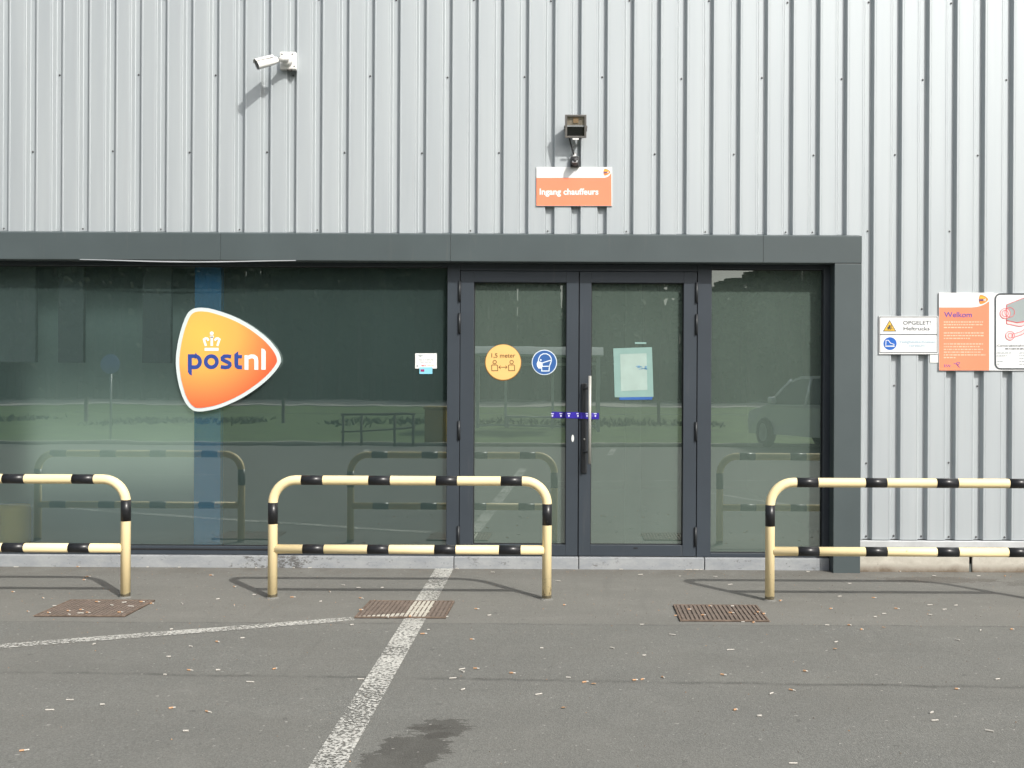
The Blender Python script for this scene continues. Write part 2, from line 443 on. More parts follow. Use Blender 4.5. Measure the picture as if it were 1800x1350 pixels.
simple('steel', (.42, .42, .39, 1), .5, .3, var=.08)
simple('handle_dark', (.022, .025, .028, 1), .45, var=.2)
simple('lock_white', (.75, .78, .76, 1), .3, var=.03)
simple('cable', (.03, .03, .032, 1), .5)
simple('butt_paper', (.47, .45, .41, 1), .8, var=.12, scale=120)
simple('butt_filter', (.50, .29, .16, 1), .8, var=.25, scale=120)
simple('leaf_dry', (.42, .24, .12, 1), .85, var=.4, scale=90)
simple('caulk', (.02, .02, .02, 1), .8)
simple('interior_wall_paint', (.10, .115, .11, 1), .8)
simple('interior_floor_tile', (.10, .11, .105, 1), .5)
simple('column_blue', (.05, .46, 1.0, 1), .5, var=.03)
simple('drum_yellow', (1.0, .72, .10, 1), .5, var=.05)
simple('panel_pale', (.36, .41, .40, 1), .6, var=.04)
simple('roof_felt', (.08, .08, .08, 1), .9)
simple('far_grass', (.075, .125, .030, 1), .9, var=.45, scale=1.2, bump=.8, bscale=8)
simple('grass_blades', (.075, .11, .03, 1), .8, var=.5, scale=.8)
simple('far_road', (.42, .41, .38, 1), .85, var=.08)
simple('bark', (.07, .055, .04, 1), .9, var=.3)
simple('galvanised', (.42, .44, .45, 1), .45, .5)
simple('shelter_white', (.42, .46, .45, 1), .4)
simple('wood_post', (.10, .085, .065, 1), .85)
simple('car_silver', (.80, .83, .86, 1), .22, .35, var=.02)
simple('car_glass', (.03, .045, .05, 1), .05)
simple('tyre', (.02, .02, .02, 1), .8)
simple('car_lamp', (.55, .06, .05, 1), .2)
simple('bin_yellow', (.38, .27, .06, 1), .6)
simple('sign_disc', (.05, .12, .45, 1), .4)
t = NT('tree_leaves'); cc = t.ramp(t.noise(.35, 5, .6), .3, .72, (.022, .034, .016, 1), (.075, .085, .032, 1))
t.l(cc, t.b.inputs['Base Color']); t.set(Roughness=.75)

# gradient print of the big logo: yellow-orange at its upper left, red-orange at its lower right
t = NT('logo_gradient'); X, Yc, Z = t.xyz()
LC = P(356, 585, .1)
dx = t.math('SUBTRACT', X, LC.x); dz = t.math('SUBTRACT', Z, LC.z)
d = t.math('SQRT', t.math('ADD', t.math('MULTIPLY', dx, dx), t.math('MULTIPLY', dz, dz)))
r = t.n('ShaderNodeValToRGB'); e = r.color_ramp.elements
e[0].position = .0; e[0].color = (.90, .50, .10, 1); e[1].position = 1.0; e[1].color = (.92, .13, .05, 1)
k = e.new(.45); k.color = (.91, .42, .10, 1); k = e.new(.8); k.color = (.92, .23, .075, 1)
t.l(t.math('DIVIDE', d, .66), r.inputs[0]); t.l(r.outputs[0], t.b.inputs['Base Color']); t.set(Roughness=.35)

# ------------------------------------------------------------------ the setting: ground
g = MB().add([(-220, -160, 0), (220, -160, 0), (220, 200, 0), (-220, 200, 0)], [(0, 1, 2, 3)]).build('yard_ground', M['asphalt'], org=(0, 0, 0))
tag(g, kind='structure')
# line markings (sheets 4 mm above the asphalt, interrupted at the grating)
def line(pts_l, pts_r, z=.004):
    mb = MB(); n = len(pts_l)
    vs = [Vector((p[0], p[1], z)) for p in pts_l] + [Vector((p[0], p[1], z)) for p in pts_r]
    mb.add(vs, [(i, i + 1, n + i + 1, n + i) for i in range(n - 1)])
    o = mb.build('painted_line', M['worn_line_paint']); tag(o, kind='structure'); return o
def straight(x0, y0, x1, y1, wd):
    a, b = Vector((x0, y0)), Vector((x1, y1)); t_ = (b - a).normalized(); n_ = Vector((-t_.y, t_.x)) * wd / 2
    return line([a + n_, b + n_], [a - n_, b - n_])
straight(-1.10, .02, -1.073, -1.27, .155)
straight(-1.064, -1.815, -1.015, -4.6, .145)
straight(-1.015, -4.6, -.93, -9.8, .145)
A = G(-20, 1139); B = G(622, 1088.5)
straight(A.x - .6, A.y - .22, B.x, B.y, .115)
straight(-9.5, -5.0, A.x - .6, A.y - .22, .115)
straight(-4.9, -15.2, -4.5, -13.2, .13); straight(.95, -15.4, .78, -13.4, .13)
straight(1.9, -6.0, 3.4, -3.4, .10)
straight(-9, -8.2, -3, -8.5, .06); straight(-2.6, -7.2, 3.2, -7.8, .05)

# verge, far road
mb = MB(); NX, NY = 80, 26
for j in range(NY + 1):
    for i in range(NX + 1):
        x = -90 + 180 * i / NX; y = -16.3 - 38 * (j / NY)
        b = math.sin(math.pi * j / NY) * .12 + mnoise.noise(Vector((x * .3, y * .5, 0))) * .10 * min(1, j / 2)
        mb.v.append(Vector((x, y, .01 + max(0, b))))
for j in range(NY):
    for i in range(NX):
        a = j * (NX + 1) + i; mb.f.append([a, a + 1, a + NX + 2, a + NX + 1]); mb.mi.append(0); mb.smooth.append(True)
tag(mb.build('grass_verge', M['far_grass']), kind='structure')
o = MB().box(-120, 120, -69, -54.5, -.2, .05).build('far_road', M['far_road']); tag(o, kind='structure')
o = MB().box(-120, 120, -16.42, -16.28, -.1, .09, c=.02).build('kerb', M['plinth_concrete']); tag(o, kind='structure')
# low weedy growth along the ditch
mb = MB()
for i in range(11000):
    x = random.uniform(-60, 45); y = -27.5 + random.gauss(0, 1.3)
    if mnoise.noise(Vector((x * .25, 3, 0))) < -.25: continue
    h = random.uniform(.06, .22); a = random.uniform(0, 6.28); r_ = random.uniform(.02, .06)
    d = Vector((math.cos(a), math.sin(a), 0)); b = Vector((x, y, .1)); lean = Vector((random.uniform(-.2, .2), random.uniform(-.2, .2), h))
    mb.add([b - d * r_, b + d * r_, b + lean], [(0, 1, 2)])
o = mb.build('ditch_grass', M['grass_blades'], recalc=False); tag(o, 'dark tufts of tall grass growing along the ditch in the verge', 'grass', kind='stuff')

# ------------------------------------------------------------------ dense wood beyond the road (seen in the glass)
mb = MB()
def topz(x):
    z = 17.5 + 1.8 * mnoise.noise(Vector((x * .11, 0, 1))) + 1.2 * mnoise.noise(Vector((x * .45, 5, 1)))
    if 7.6 < x < 16: z = min(z, 9.3 + .28 * abs(x - 10.5))
    return z
for i in range(42000):
    x = random.uniform(-95, 75); y = -72 - abs(random.gauss(0, 3.2)); tz = topz(x)
    z = tz * (1 - abs(random.gauss(0, .40)) ** 1.2)
    if z < .1: z = random.uniform(.1, 5)
    if mnoise.noise(Vector((x * .5, y * .5, z * .5))) < -.30: continue
    c_ = Vector((x, y, z)); s_ = random.uniform(.16, .42)
    u = Vector((random.gauss(0, 1), random.gauss(0, 1), random.gauss(0, 1))).normalized(); v = u.orthogonal().normalized()
    wv = u.cross(v)
    mb.add([c_ + v * s_, c_ + wv * s_, c_ - v * s_ * .9, c_ - wv * s_], [(0, 1, 2, 3)])
o = mb.build('wood_foliage', M['tree_leaves'], recalc=False)
tag(o, 'dense dark green wood standing beyond the far road', 'trees', kind='stuff')
mb = MB()
for i in range(120):
    x = -95 + 170 * (i + random.random()) / 120; y = -73 - random.random() * 4; h = topz(x) * .8
    mb.tube([(x, y, 0), (x + random.uniform(-.5, .5), y, h * .5), (x + random.uniform(-1, 1), y, h)], [.22, .15, .05], 6, caps=False)
for i in range(1500):
    x = -96 + 172 * i / 1500; h = topz(x) * (random.uniform(.86, .95) if 8 < x < 16 else random.uniform(.6, .95)) + (random.uniform(-.25, .2) if not 8 < x < 16 else 0); y = -79 - random.random()
    j_ = random.uniform(-.5, .5); mb.add([(x - .2, y, 0), (x + .2, y - .2, 0), (x + .24 + j_, y - .2, h * .9), (x + j_, y, h), (x - .22 + j_, y, h * .92)], [(0, 1, 2, 3, 4)], 1)
o = mb.build('wood_undergrowth', [M['bark'], M['tree_leaves']], recalc=False); tag(o, 'dark trunks and undergrowth inside the wood beyond the far road', 'trees', kind='stuff')

# ------------------------------------------------------------------ the building
bld = thing('depot_building', (0, 0.3, 0), 'depot building clad in ribbed silver metal with dark framed glazed entrance', 'building')
TOP = 6.0
E = [12.7, 60.7, 107, 154, 201, 245.7, 290.7, 336, 382, 428, 473, 518.7, 564, 610.7, 655.7, 700.7, 746.7, 792.3, 838, 883, 927, 973,
     1019, 1065, 1111.7, 1158.7, 1205, 1251.7, 1298.7, 1346.7, 1392, 1439, 1486.7, 1534, 1583, 1631, 1680, 1729, 1779]
EX = [(P(e, 671, 0).x) for e in E]
while EX[0] > -9: EX.insert(0, EX[0] - .2275)
off = len(EX) - len(E)
while EX[-1] < 8.5: EX.append(EX[-1] + .2345)
MOUTH, DEPTH, RUN = .082, .041, .016
def profile(xa, xb):
    """wide face from valley edge xa to the next valley, then that valley up to xb (x, y)"""
    v0 = xb - MOUTH; e = .003
    p = [(xa, 0.0012), (xa + e, -.0008), (xa + .014, -.0008), (xa + .0165, .0008), (xa + .019, -.0004),
         (v0 - .019, -.0004), (v0 - .0165, .0008), (v0 - .014, -.0008), (v0 - e, -.0008), (v0, .0012),
         (v0 + RUN - .002, DEPTH - .002), (v0 + RUN + .002, DEPTH), (xb - RUN - .002, DEPTH), (xb - RUN + .002, DEPTH - .002), (xb, .0012)]
    return p
def clip(p, x0):
    out = []
    for a, b in zip(p, p[1:]):
        if b[0] <= x0: continue
        if a[0] < x0: a = (x0, a[1] + (b[1] - a[1]) * (x0 - a[0]) / (b[0] - a[0]))
        if not out: out.append(a)
        out.append(b)
    return out
LZ = P(900, 411.8, 0).z                  # top of the dark lintel at the wall plane
JX0, JX1 = P(1466, 730, -.08).x, P(1513.5, 730, -.08).x     # jamb
BZ = P(1640, 949, 0).z
def panel(p, z0, z1):
    mb = MB(); n = len(p)
    mb.add([(x, y, z0) for x, y in p] + [(x, y, z1) for x, y in p], [(i, i + 1, n + i + 1, n + i) for i in range(n - 1)])
    mb.add([(x, y + .0012, z0) for x, y in p] + [(x, y + .0012, z1) for x, y in p], [(n + i, n + i + 1, i + 1, i) for i in range(n - 1)])
    return mb.build('cladding_panel', M['cladding_metal'], bld, recalc=False)
for i in range(len(EX) - 1):
    p = profile(EX[i], EX[i + 1])
    if EX[i] >= JX1 - .02: panel(p, BZ, TOP)
    else:
        panel(p, LZ - .01, TOP)
        if EX[i + 1] > JX1 + .01: panel(clip(p, JX1 + .004), BZ, LZ - .01)
# screws: every third valley per row, shared mesh
scr = None
def screw(x, z, y=DEPTH, s=1.0):
    global scr
    if scr is None:
        mb = MB().lathe([(0, -.010), (.005, -.010), (.0055, -.004), (.0095, -.0035), (.0105, 0.0)], (0, 0, 0), 'Y', 10)
        me = bpy.data.meshes.new('screw'); me.from_pydata(mb.v, [], mb.f); me.materials.append(M['screw_metal']); scr = me
    o = link('screw', scr, bld, (x, y - .001, z)); o.scale = (s * .8, 1, s * .8)
rows = [4.85, 4.196, 3.545, 2.893, 2.235, 1.575, .922]; mods = [0, 2, 1, 0, 2, 1, 0]
for r_, (z, m_) in enumerate(zip(rows, mods)):
    for i in range(len(EX) - 1):
        k = i + 1 - off
        if k % 3 != m_: continue
        x = EX[i + 1] - MOUTH / 2
        if abs(x) > 6: continue
        if (z < LZ or r_ == 3) and x < JX1: continue
        screw(x + random.uniform(-.004, .004), z + random.uniform(-.006, .006))
for i in range(len(EX) - 1):
    x = EX[i + 1] - MOUTH / 2
    if x > JX1 and x < 6: screw(x + random.uniform(-.004, .004), .295 + random.uniform(-.006, .006), s=1.1)
for px in (7, 146, 283, 421, 558, 827, 963, 1101, 1240, 1381, 1428):
    q = P(px, 405, DEPTH); screw(q.x, LZ + .035, s=.8)
# base flashing, plinth blocks
fz0, fz1 = P(1640, 962, -.02).z, P(1640, 951, -.02).z
MB().box(JX1 + .003, 8.5, -.026, .03, fz0, fz1, c=.003).build('base_flashing', M['flashing'], bld)
MB().box(JX1 + .003, 8.5, .0, .03, .07, fz0 - .001).build('base_gap', M['caulk'], bld)
mb = MB().box(JX1 + .003, P(1704, 990, -.012).x, -.012, .3, -.1, .20, c=.008); mb.build('plinth_block', M['plinth_concrete'], bld)
mb = MB().box(P(1709, 990, -.012).x, 6.6, -.012, .3, -.1, .20, c=.008); mb.build('plinth_block', M['plinth_concrete'], bld)
MB().box(P(1703, 990, 0).x, P(1710, 990, 0).x, .0, .3, -.1, .19).build('block_joint', M['interior_wall_paint'], bld)
# portal: lintel and jamb of folded dark sheet
LB = P(900, 460.3, -.08).z; LT = P(900, 411.8, -.08).z
seams = [-9.0, P(388, 430, -.08).x, P(792, 430, -.08).x, P(1342, 430, -.08).x, JX1]
for a, b in zip(seams, seams[1:]):
    mb = MB(); a2, b2 = a + .0012, b - .0012
    prof = [(.10, LB + .002), (-.074, LB), (-.08, LB + .006), (-.08, LT - .006), (-.076, LT), (.05, LT + .03)]
    n = len(prof)
    mb.add([(a2, y, z) for y, z in prof] + [(b2, y, z) for y, z in prof], [(i, i + 1, n + i + 1, n + i) for i in range(n - 1)] + [tuple(range(n)), tuple(range(2 * n - 1, n - 1, -1))])
    mb.build('lintel_panel', M['portal_grey'], bld)
MB().box(JX0, JX1, -.079, .12, -.02, LB - .001, c=.004).build('jamb_panel', M['portal_grey'], bld)
# bent weather strip sagging under the lintel on the left
mb = MB(); n = 30; top, bot = [], []
for i in range(n + 1):
    x = P(140, 460, -.085).x + (P(520, 460, -.085).x - P(140, 460, -.085).x) * i / n; u = i / n
    sag = .014 * math.sin(math.pi * u) ** 1.5
    top.append(Vector((x, -.083 - sag * .2, LB + .006 - sag))); bot.append(Vector((x, -.084 - sag * .5, LB - .001 - sag * 1.3)))
mb.add(top + bot, [(i, i + 1, n + 2 + i, n + 1 + i) for i in range(n)], smooth=True)
mb.build('lintel_trim', M['galvanised'], bld)
# building mass: soffit, roof, side and back walls of the entrance hall
BX0, BX1, BY = -9.2, 8.5, 6.0
MB().box(BX0, BX1, .06, BY, 3.0, 3.1).build('hall_ceiling', M['interior_wall_paint'], bld)
MB().box(BX0, BX1, .06, BY, TOP - .1, TOP).build('roof', M['roof_felt'], bld)
MB().box(BX0, BX0 + .1, .12, BY, 0, 3.0).build('hall_side_wall', M['interior_wall_paint'], bld)
MB().box(JX1 + .05, JX1 + .2, .31, BY, 0, 3.0).build('hall_side_wall', M['interior_wall_paint'], bld)
MB().box(BX1, BX1 + .1, .06, BY, 0, TOP - .1).build('outer_wall', M['cladding_metal'], bld)
MB().box(BX0 - .2, BX0 - .1, .06, BY, 0, TOP - .1).build('outer_wall', M['cladding_metal'], bld)
MB().box(BX0, JX1 + .05, .13, BY, .02, .075).build('hall_floor', M['interior_floor_tile'], bld)
MB().box(BX0, JX1, .12, .16, LB + .01, 3.0).build('hall_front_wall', M['interior_wall_paint'], bld)
DX0, DX1 = -6.8, -4.6                    # opening in the hall's back wall, added and widened for the window glow
MB().box(BX0 + .1, DX0, BY - .1, BY, 0, 3).box(DX1, JX1 + .05, BY - .1, BY, 0, 3).box(DX0, DX1, BY - .1, BY, 2.5, 3).build('hall_back_wall', M['interior_wall_paint'], bld)
bounce_slab = MB().box(-30, 30, BY + .2, 45, -.02, .05).build('added_bounce_slab', M['plinth_concrete']); tag(bounce_slab, kind='structure')  # unseen pale slab added behind the opening to brighten the glow
# sill stones
SX = [-9.0, P(798, 990, .05).x, P(1017, 990, .05).x, P(1238, 990, .05).x, P(1458, 990, .05).x]
SZ = P(900, 977.5, .06).z
for a, b in zip(SX, SX[1:]):
    mb = MB().box(a + .003, b - .003, .035, .20, -.05, SZ - .004, c=.008)
    o = mb.build('sill_stone', M['sill_stone'], bld)
MB().box(SX[0], SX[-1], .045, .16, -.05, SZ - .02).build('sill_joint', M['caulk'], bld)

FY, GY = .07, .125                         # front of the frames, plane of the glass
def frame_mb(x0, x1, z0, z1, l, r_, t_, b_, y0=FY, y1=GY + .05, c=.003):
    """rectangular frame: outer x0..x1, z0..z1, member widths left right top bottom"""
    mb = MB()
    mb.box(x0, x0 + l, y0, y1, z0, z1, c=c); mb.box(x1 - r_, x1, y0, y1, z0, z1, c=c)
    mb.box(x0 + l, x1 - r_, y0 + .001, y1, z1 - t_, z1, c=c); mb.box(x0 + l, x1 - r_, y0 + .001, y1, z0, z0 + b_, c=c)
    return mb
def pane(x0, x1, z0, z1, parent, mat, y=GY):
    n = 1
    mb = MB().box(x0 - .008, x1 + .008, y, y + .006, z0 - .008, z1 + .008)
    # only the outer face carries the coating: drop the other faces so that the sheet is a single surface
    mb = MB().add([(x0 - .008, y, z0 - .008), (x1 + .008, y, z0 - .008), (x1 + .008, y, z1 + .008), (x0 - .008, y, z1 + .008)], [(0, 1, 2, 3)])
    return mb.build('pane', M[mat], parent, recalc=False)
def gasket(x0, x1, z0, z1, parent):
    g_ = .006; mb = MB()
    mb.box(x0, x0 + g_, GY - .012, GY + .003, z0, z1); mb.box(x1 - g_, x1, GY - .012, GY + .003, z0, z1)
    mb.box(x0 + g_, x1 - g_, GY - .012, GY + .003, z1 - g_, z1); mb.box(x0 + g_, x1 - g_, GY - .012, GY + .003, z0, z0 + g_)
    return mb.build('gasket', M['rubber'], parent)
def zz(py, Y=FY): return P(900, py, Y).z
def xx(px, Y=FY): return P(px, 730, Y).x
WTOP = LB - .001
# left shop window
x0, x1 = -8.9, xx(808) - .003
f = frame_mb(x0, x1, SZ, WTOP, .08, x1 - xx(785.5), WTOP - zz(470), zz(963) - SZ).build('window', M['frame_grey'], bld)
pane(x0 + .08, xx(785.5), zz(963), zz(470), f, 'shop_glass'); gasket(x0 + .08, xx(785.5), zz(963), zz(470), f)
MB().box(x0, x1 - .12, FY - .004, FY + .002, zz(969), zz(967)).build('frame_groove', M['rubber'], f)
# right window
x0, x1 = xx(1225) + .003, JX0 + .10
f = frame_mb(x0, x1, SZ, WTOP, xx(1250) - x0, x1 - xx(1444, GY), WTOP - zz(471), zz(971) - SZ + .0).build('window', M['frame_grey'], bld)
pane(xx(1250), xx(1444, GY), zz(971), zz(471), f, 'door_glass'); gasket(xx(1250), xx(1444, GY), zz(971), zz(471), f)
# head of the door frame
DT = zz(476.5)
MB().box(xx(808) - .002, xx(1225) + .002, FY + .004, GY + .05, DT + .003, WTOP, c=.002).build('door_head', M['frame_grey'], bld)
MB().box(xx(808), xx(1225), FY + .03, GY + .04, SZ, DT + .003).build('door_gap', M['rubber'], bld)
bld.children[-1].hide_render = False
bpy.data.objects.remove(bld.children[-1]) if False else None
# doors
def door(x0, x1, g0, g1, side):
    f = frame_mb(x0, x1, SZ + .003, DT, g0 - x0, x1 - g1, DT - zz(496), zz(957.5) - SZ - .003).build('door', M['frame_grey'], bld)
    pane(g0, g1, zz(957.5), zz(496), f, 'door_glass'); gasket(g0, g1, zz(957.5), zz(496), f)
    hx = xx(807) if side < 0 else xx(1223.5)
    for a, b in ((495, 530), (551, 586), (740, 773), (925, 958)):
        o = MB().tube([(hx, FY - .010, zz(b)), (hx, FY - .010, zz(a))], .0105, 10).box(hx - .012, hx + .012, FY - .008, FY + .002, zz(b), zz(a)).build('hinge', M['handle_dark'], f)
    return f
dl = door(xx(808.5), xx(1016.2), xx(832), xx(995), -1)
dr = door(xx(1018), xx(1224), xx(1038.5), xx(1201), 1)
# remove the solid block behind the panes, keep only the dark meeting gap
for o in list(bld.children):
    if o.name.startswith('door_gap'): bpy.data.objects.remove(o)
MB().box(xx(1015), xx(1019), FY + .02, GY + .04, SZ, DT).build('meeting_seal', M['rubber'], bld)
MB().box(xx(806.5), xx(810), FY + .02, GY + .04, SZ, DT).build('meeting_seal', M['rubber'], bld)
MB().box(xx(1223), xx(1227), FY + .02, GY + .04, SZ, DT).build('meeting_seal', M['rubber'], bld)
# handle on the right leaf
hp = P(1027, 752, FY)
mb = MB().box(xx(1022), xx(1032), FY - .016, FY - .001, zz(831), zz(673), c=.012); mb.build('handle_plate', M['handle_dark'], dr)
hx = P(1036.5, 738, FY - .085).x
mb = MB().tube([(hx, FY - .085, zz(815, FY - .085)), (hx, FY - .085, zz(660, FY - .085))], .0135, 16)
mb.build('handle', M['steel'], dr)
for py in (682, 793):
    z = zz(py); MB().tube([(xx(1027), FY - .01, z), (xx(1027), FY - .05, z), (hx, FY - .085, z)], .009, 8).build('handle_bracket', M['handle_dark'], dr)
MB().lathe([(0, -.014), (.008, -.014), (.009, 0)], P(1027, 772, FY - .008), 'Y', 12).build('lock_cylinder', M['steel'], dr)
mb = MB(); c0 = P(1006.7, 770.5, FY); pts = [c0 + Vector((.0115 * math.cos(a), -.004, .031 * math.sin(a))) for a in [2 * math.pi * k / 18 for k in range(18)]]
mb.poly(pts, back=.004).build('lock_cover', M['lock_white'], dl)
# small scuffs of a fitting at the foot of the right door
MB().box(xx(1115), xx(1122), FY - .003, FY, zz(963), zz(961.5)).build('drain_cap', M['rubber'], dr)

# ------------------------------------------------------------------ inside the hall
film = MB().add([(-9.0, .62, .08), (xx(790), .62, .08), (xx(790), .62, 2.95), (-9.0, .62, 2.95)], [(0, 1, 2, 3)]).build('frosted_screen', M['frosted_film'], recalc=False)
tag(film, 'frosted glass screen standing inside behind the long shop window', 'screen')
cx0, cx1 = P(341, 700, .20).x, P(388, 700, .20).x
o = MB().box(cx0, cx1, .20, .28, .075, 2.95, c=.01).build('blue_column', M['column_blue']); tag(o, 'bright blue column inside the window behind the orange logo sign', 'column')
for i, (a, b, lab) in enumerate(((-10, 62, 'leftmost'), (102, 146, 'middle'), (250, 300, 'rightmost'))):
    xa, xb = P(a, 600, .45).x, P(b, 600, .45).x
    o = MB().box(xa, xb, .45, .50, 1.75, 2.95, c=.004).build('hanging_panel', M['panel_pale'])
    tag(o, f'{lab} of the three pale hanging panels inside the long window', 'panel', 'pale panels hanging inside the window')
q0 = P(26, 950, .30)
o = MB().lathe([(0, 0), (.125, 0), (.13, .01), (.13, .38), (.12, .42), (0, .42)], (q0.x, q0.y, .076), 'Z', 24).build('yellow_drum', M['drum_yellow']); tag(o, 'yellow drum standing on the floor inside the left end of the window', 'drum')
o = MB().box(P(1100, 600, .9).x, P(1128, 600, .9).x, .9, .98, .075, 2.95).build('hall_post', M['panel_pale']); tag(o, 'pale post inside the hall behind the right door pane', 'post')

# ------------------------------------------------------------------ cylinder shaped barriers
def rail_path(x0, x1, H, r_):
    p = [(x0, 0, -.05), (x0, 0, H - r_)]
    for i in range(1, 10): a = R(180 - 90 * i / 9); p.append((x0 + r_ + r_ * math.cos(a), 0, H - r_ + r_ * math.sin(a)))
    for i in range(0, 10): a = R(90 - 90 * i / 9); p.append((x1 - r_ + r_ * math.cos(a), 0, H - r_ + r_ * math.sin(a)))
    p.append((x1, 0, -.05)); return p
TR = .0345; HC = .868; BYD = -1.18
def barrier(px0, W, bt, bl, post, label):
    q = G(px0, 1053); X0 = P(px0, 950, BYD).x
    root = thing('hoop_barrier', (X0, BYD, 0), label, 'barrier', 'yellow and black hoop barriers in front of the glazing')
    def b(mb, name, mat):
        for v in mb.v: v.x += X0; v.y += BYD
        return mb.build(name, M[mat], root)
    b(MB().tube(rail_path(0, W, HC, .17), TR, 22), 'hoop', 'barrier_yellow')
    b(MB().tube([(TR * .6, 0, .362), (W - TR * .6, 0, .362)], TR * .98, 20), 'lower_rail', 'barrier_yellow')
    hw = .079
    for c_ in bt: b(MB().tube([(c_ - hw, 0, HC), (c_ + hw * random.uniform(.96, 1.04), 0, HC)], TR + .0012, 22), 'black_band', 'barrier_black')
    for c_ in bl: b(MB().tube([(c_ - hw, 0, .362), (c_ + hw * random.uniform(.96, 1.04), 0, .362)], TR + .0008, 20), 'black_band', 'barrier_black')
    for x in (0, W): b(MB().tube([(x, 0, post - .078), (x, 0, post + .078)], TR + .0012, 22), 'black_band', 'barrier_black')
    for x in (0, W):
        w_ = MB().lathe([(TR, .012), (TR + .008, .006), (TR + .016, .0005)], (x, 0, 0), 'Z', 20); b(w_, 'foot_collar', 'asphalt')
    return root
s = (BYD - CAMY) / FPX
barrier(479.5, 482 * s, [69.5 * s, 187.5 * s, 305.5 * s, 419.5 * s], [72.5 * s, 186 * s, 303.5 * s, 417 * s], .625, 'yellow hoop barrier with black bands in front of the door, its right foot chipped')
barrier(221 - 482, 482 * s, [50 * s, 168 * s, 286 * s, 408 * s], [50 * s, 165 * s, 286 * s, 402 * s], .64, 'yellow hoop barrier with black bands at the left in front of the long window')
barrier(1353.5, 487 * s, [65 * s, 185 * s, 310 * s, 438 * s], [67.5 * s, 186 * s, 311.5 * s, 437 * s], .625, 'yellow hoop barrier with black bands at the right before the plinth and signs')

# ------------------------------------------------------------------ drain gratings
def grating(x0, x1, y0, y1, mat, label, tilt=0):
    root = thing('drain_grating', ((x0 + x1) / 2, (y0 + y1) / 2, 0), label, 'drain', 'rusty drain gratings in the asphalt')
    MB().box(x0, x1, y0, y1, .001, .005).build('pit', M['pit_dark'], root)
    fr = MB(); k = .014
    fr.box(x0, x1, y0, y0 + k, .001, .013, c=.002); fr.box(x0, x1, y1 - k, y1, .001, .013, c=.002)
    fr.box(x0, x0 + k, y0 + k, y1 - k, .001, .013, c=.002); fr.box(x1 - k, x1, y0 + k, y1 - k, .001, .013, c=.002)
    fr.build('frame', M['rust_frame'], root)
    n = 19; step = (x1 - x0 - 2 * k) / n
    me = None
    for i in range(n):
        xc = x0 + k + step * (i + .5)
        mb = MB().box(xc - step * .31, xc + step * .31, y0 + k + .001, y1 - k - .001, .004, .0115, c=.0015)
        mb.build('bar', M[mat], root)
    for yc in (y0 + (y1 - y0) * .34, y0 + (y1 - y0) * .67):
        MB().box(x0 + k, x1 - k, yc - .006, yc + .006, .004, .0095).build('cross_bar', M[mat], root)
grating(-3.63, -3.02, -1.81, -1.31, 'rusty_bars', 'rusty drain grating beside the right foot of the leftmost barrier')
grating(-1.475, -.86, -1.81, -1.29, 'painted_rusty_bars', 'rusty drain grating crossed by the white painted lines')
grating(.712, 1.31, -1.86, -1.38, 'rusty_bars', 'rusty drain grating littered with butts by the left foot of the rightmost barrier')

# ------------------------------------------------------------------ big logo sign on the window
SYD = .088
def U(u, v, Y=SYD): return P(290 + u * .16296, 520 + v * .16296, Y)
rim = [(370, 128), (300, 143), (240, 196), (190, 310), (150, 450), (124, 600), (117, 720), (128, 850), (152, 970), (190, 1090), (240, 1180), (300, 1234), (355, 1247),
       (430, 1243), (560, 1217), (700, 1165), (850, 1090), (1000, 990), (1120, 890), (1200, 800), (1240, 735), (1247, 690), (1230, 625), (1180, 545), (1090, 447), (950, 338), (800, 250), (650, 187), (500, 141), (430, 130)]
def catmull(p, k=4):
    out = []; n = len(p)
    for i in range(n):
        a, b, c_, d_ = (Vector(p[(i + j - 1) % n]) for j in range(4))
        for s_ in range(k):
            u = s_ / k
            out.append(.5 * ((2 * b) + (c_ - a) * u + (2 * a - 5 * b + 4 * c_ - d_) * u * u + (3 * b - a - 3 * c_ + d_) * u ** 3))
    return [tuple(v) for v in out]
def inset(p, d_):
    n = len(p); out = []
    for i in range(n):
        a, b, c_ = Vector(p[i - 1]), Vector(p[i]), Vector(p[(i + 1) % n]); t_ = (c_ - a).normalized()
        nr = Vector((-t_.y, t_.x)); cen = Vector((560, 690))
        if nr.dot(cen - b) < 0: nr = -nr
        out.append(tuple(b + nr * d_))
    return out
rimc = catmull(rim)
root = thing('logo_sign', U(600, 690, SYD), 'orange rounded triangular logo sign with pale rim and small crown on the window', 'sign')
MB().poly([U(*p, SYD) for p in rimc], back=.022).build('rim', M['logo_rim'], root)
MB().poly([U(*p, SYD - .004) for p in inset(rimc, 40)], back=.0035).build('face', M['logo_gradient'], root)
LY = SYD - .006
def ring(mb, cx, cy, rx, ry, wd, n=28, Y=LY, f=U):
    for i in range(n):
        a, b = 2 * math.pi * i / n, 2 * math.pi * (i + 1) / n
        q = [f(cx + (rx + s_ * wd / 2) * math.cos(t_), cy + (ry + s_ * wd / 2) * math.sin(t_), Y) for t_, s_ in ((a, 1), (b, 1), (b, -1), (a, -1))]
        mb.add(q, [(0, 1, 2, 3)])
KS = .16296 * (LY - CAMY) / FPX
def ustroke(mb, pts, wd): stroke(mb, [U(*p, LY) for p in pts], wd * KS)
L = {}
mb = MB(); mb.poly([U(*p, LY) for p in ((247, 630), (290, 630), (290, 860), (264, 846), (247, 818))])
ustroke(mb, [(289, 650), (325, 650)] + arc(325, 710, 53, 60, -90, 90, 12) + [(289, 770)], 41); L['p'] = mb
mb = MB(); ring(mb, 500, 710, 60, 60, 41); L['o'] = mb
mb = MB(); ustroke(mb, [(714, 656), (672, 650), (640, 652), (620, 668), (622, 688), (645, 702), (676, 714), (698, 730), (700, 750), (682, 768), (650, 772), (602, 766)], 39); L['s'] = mb
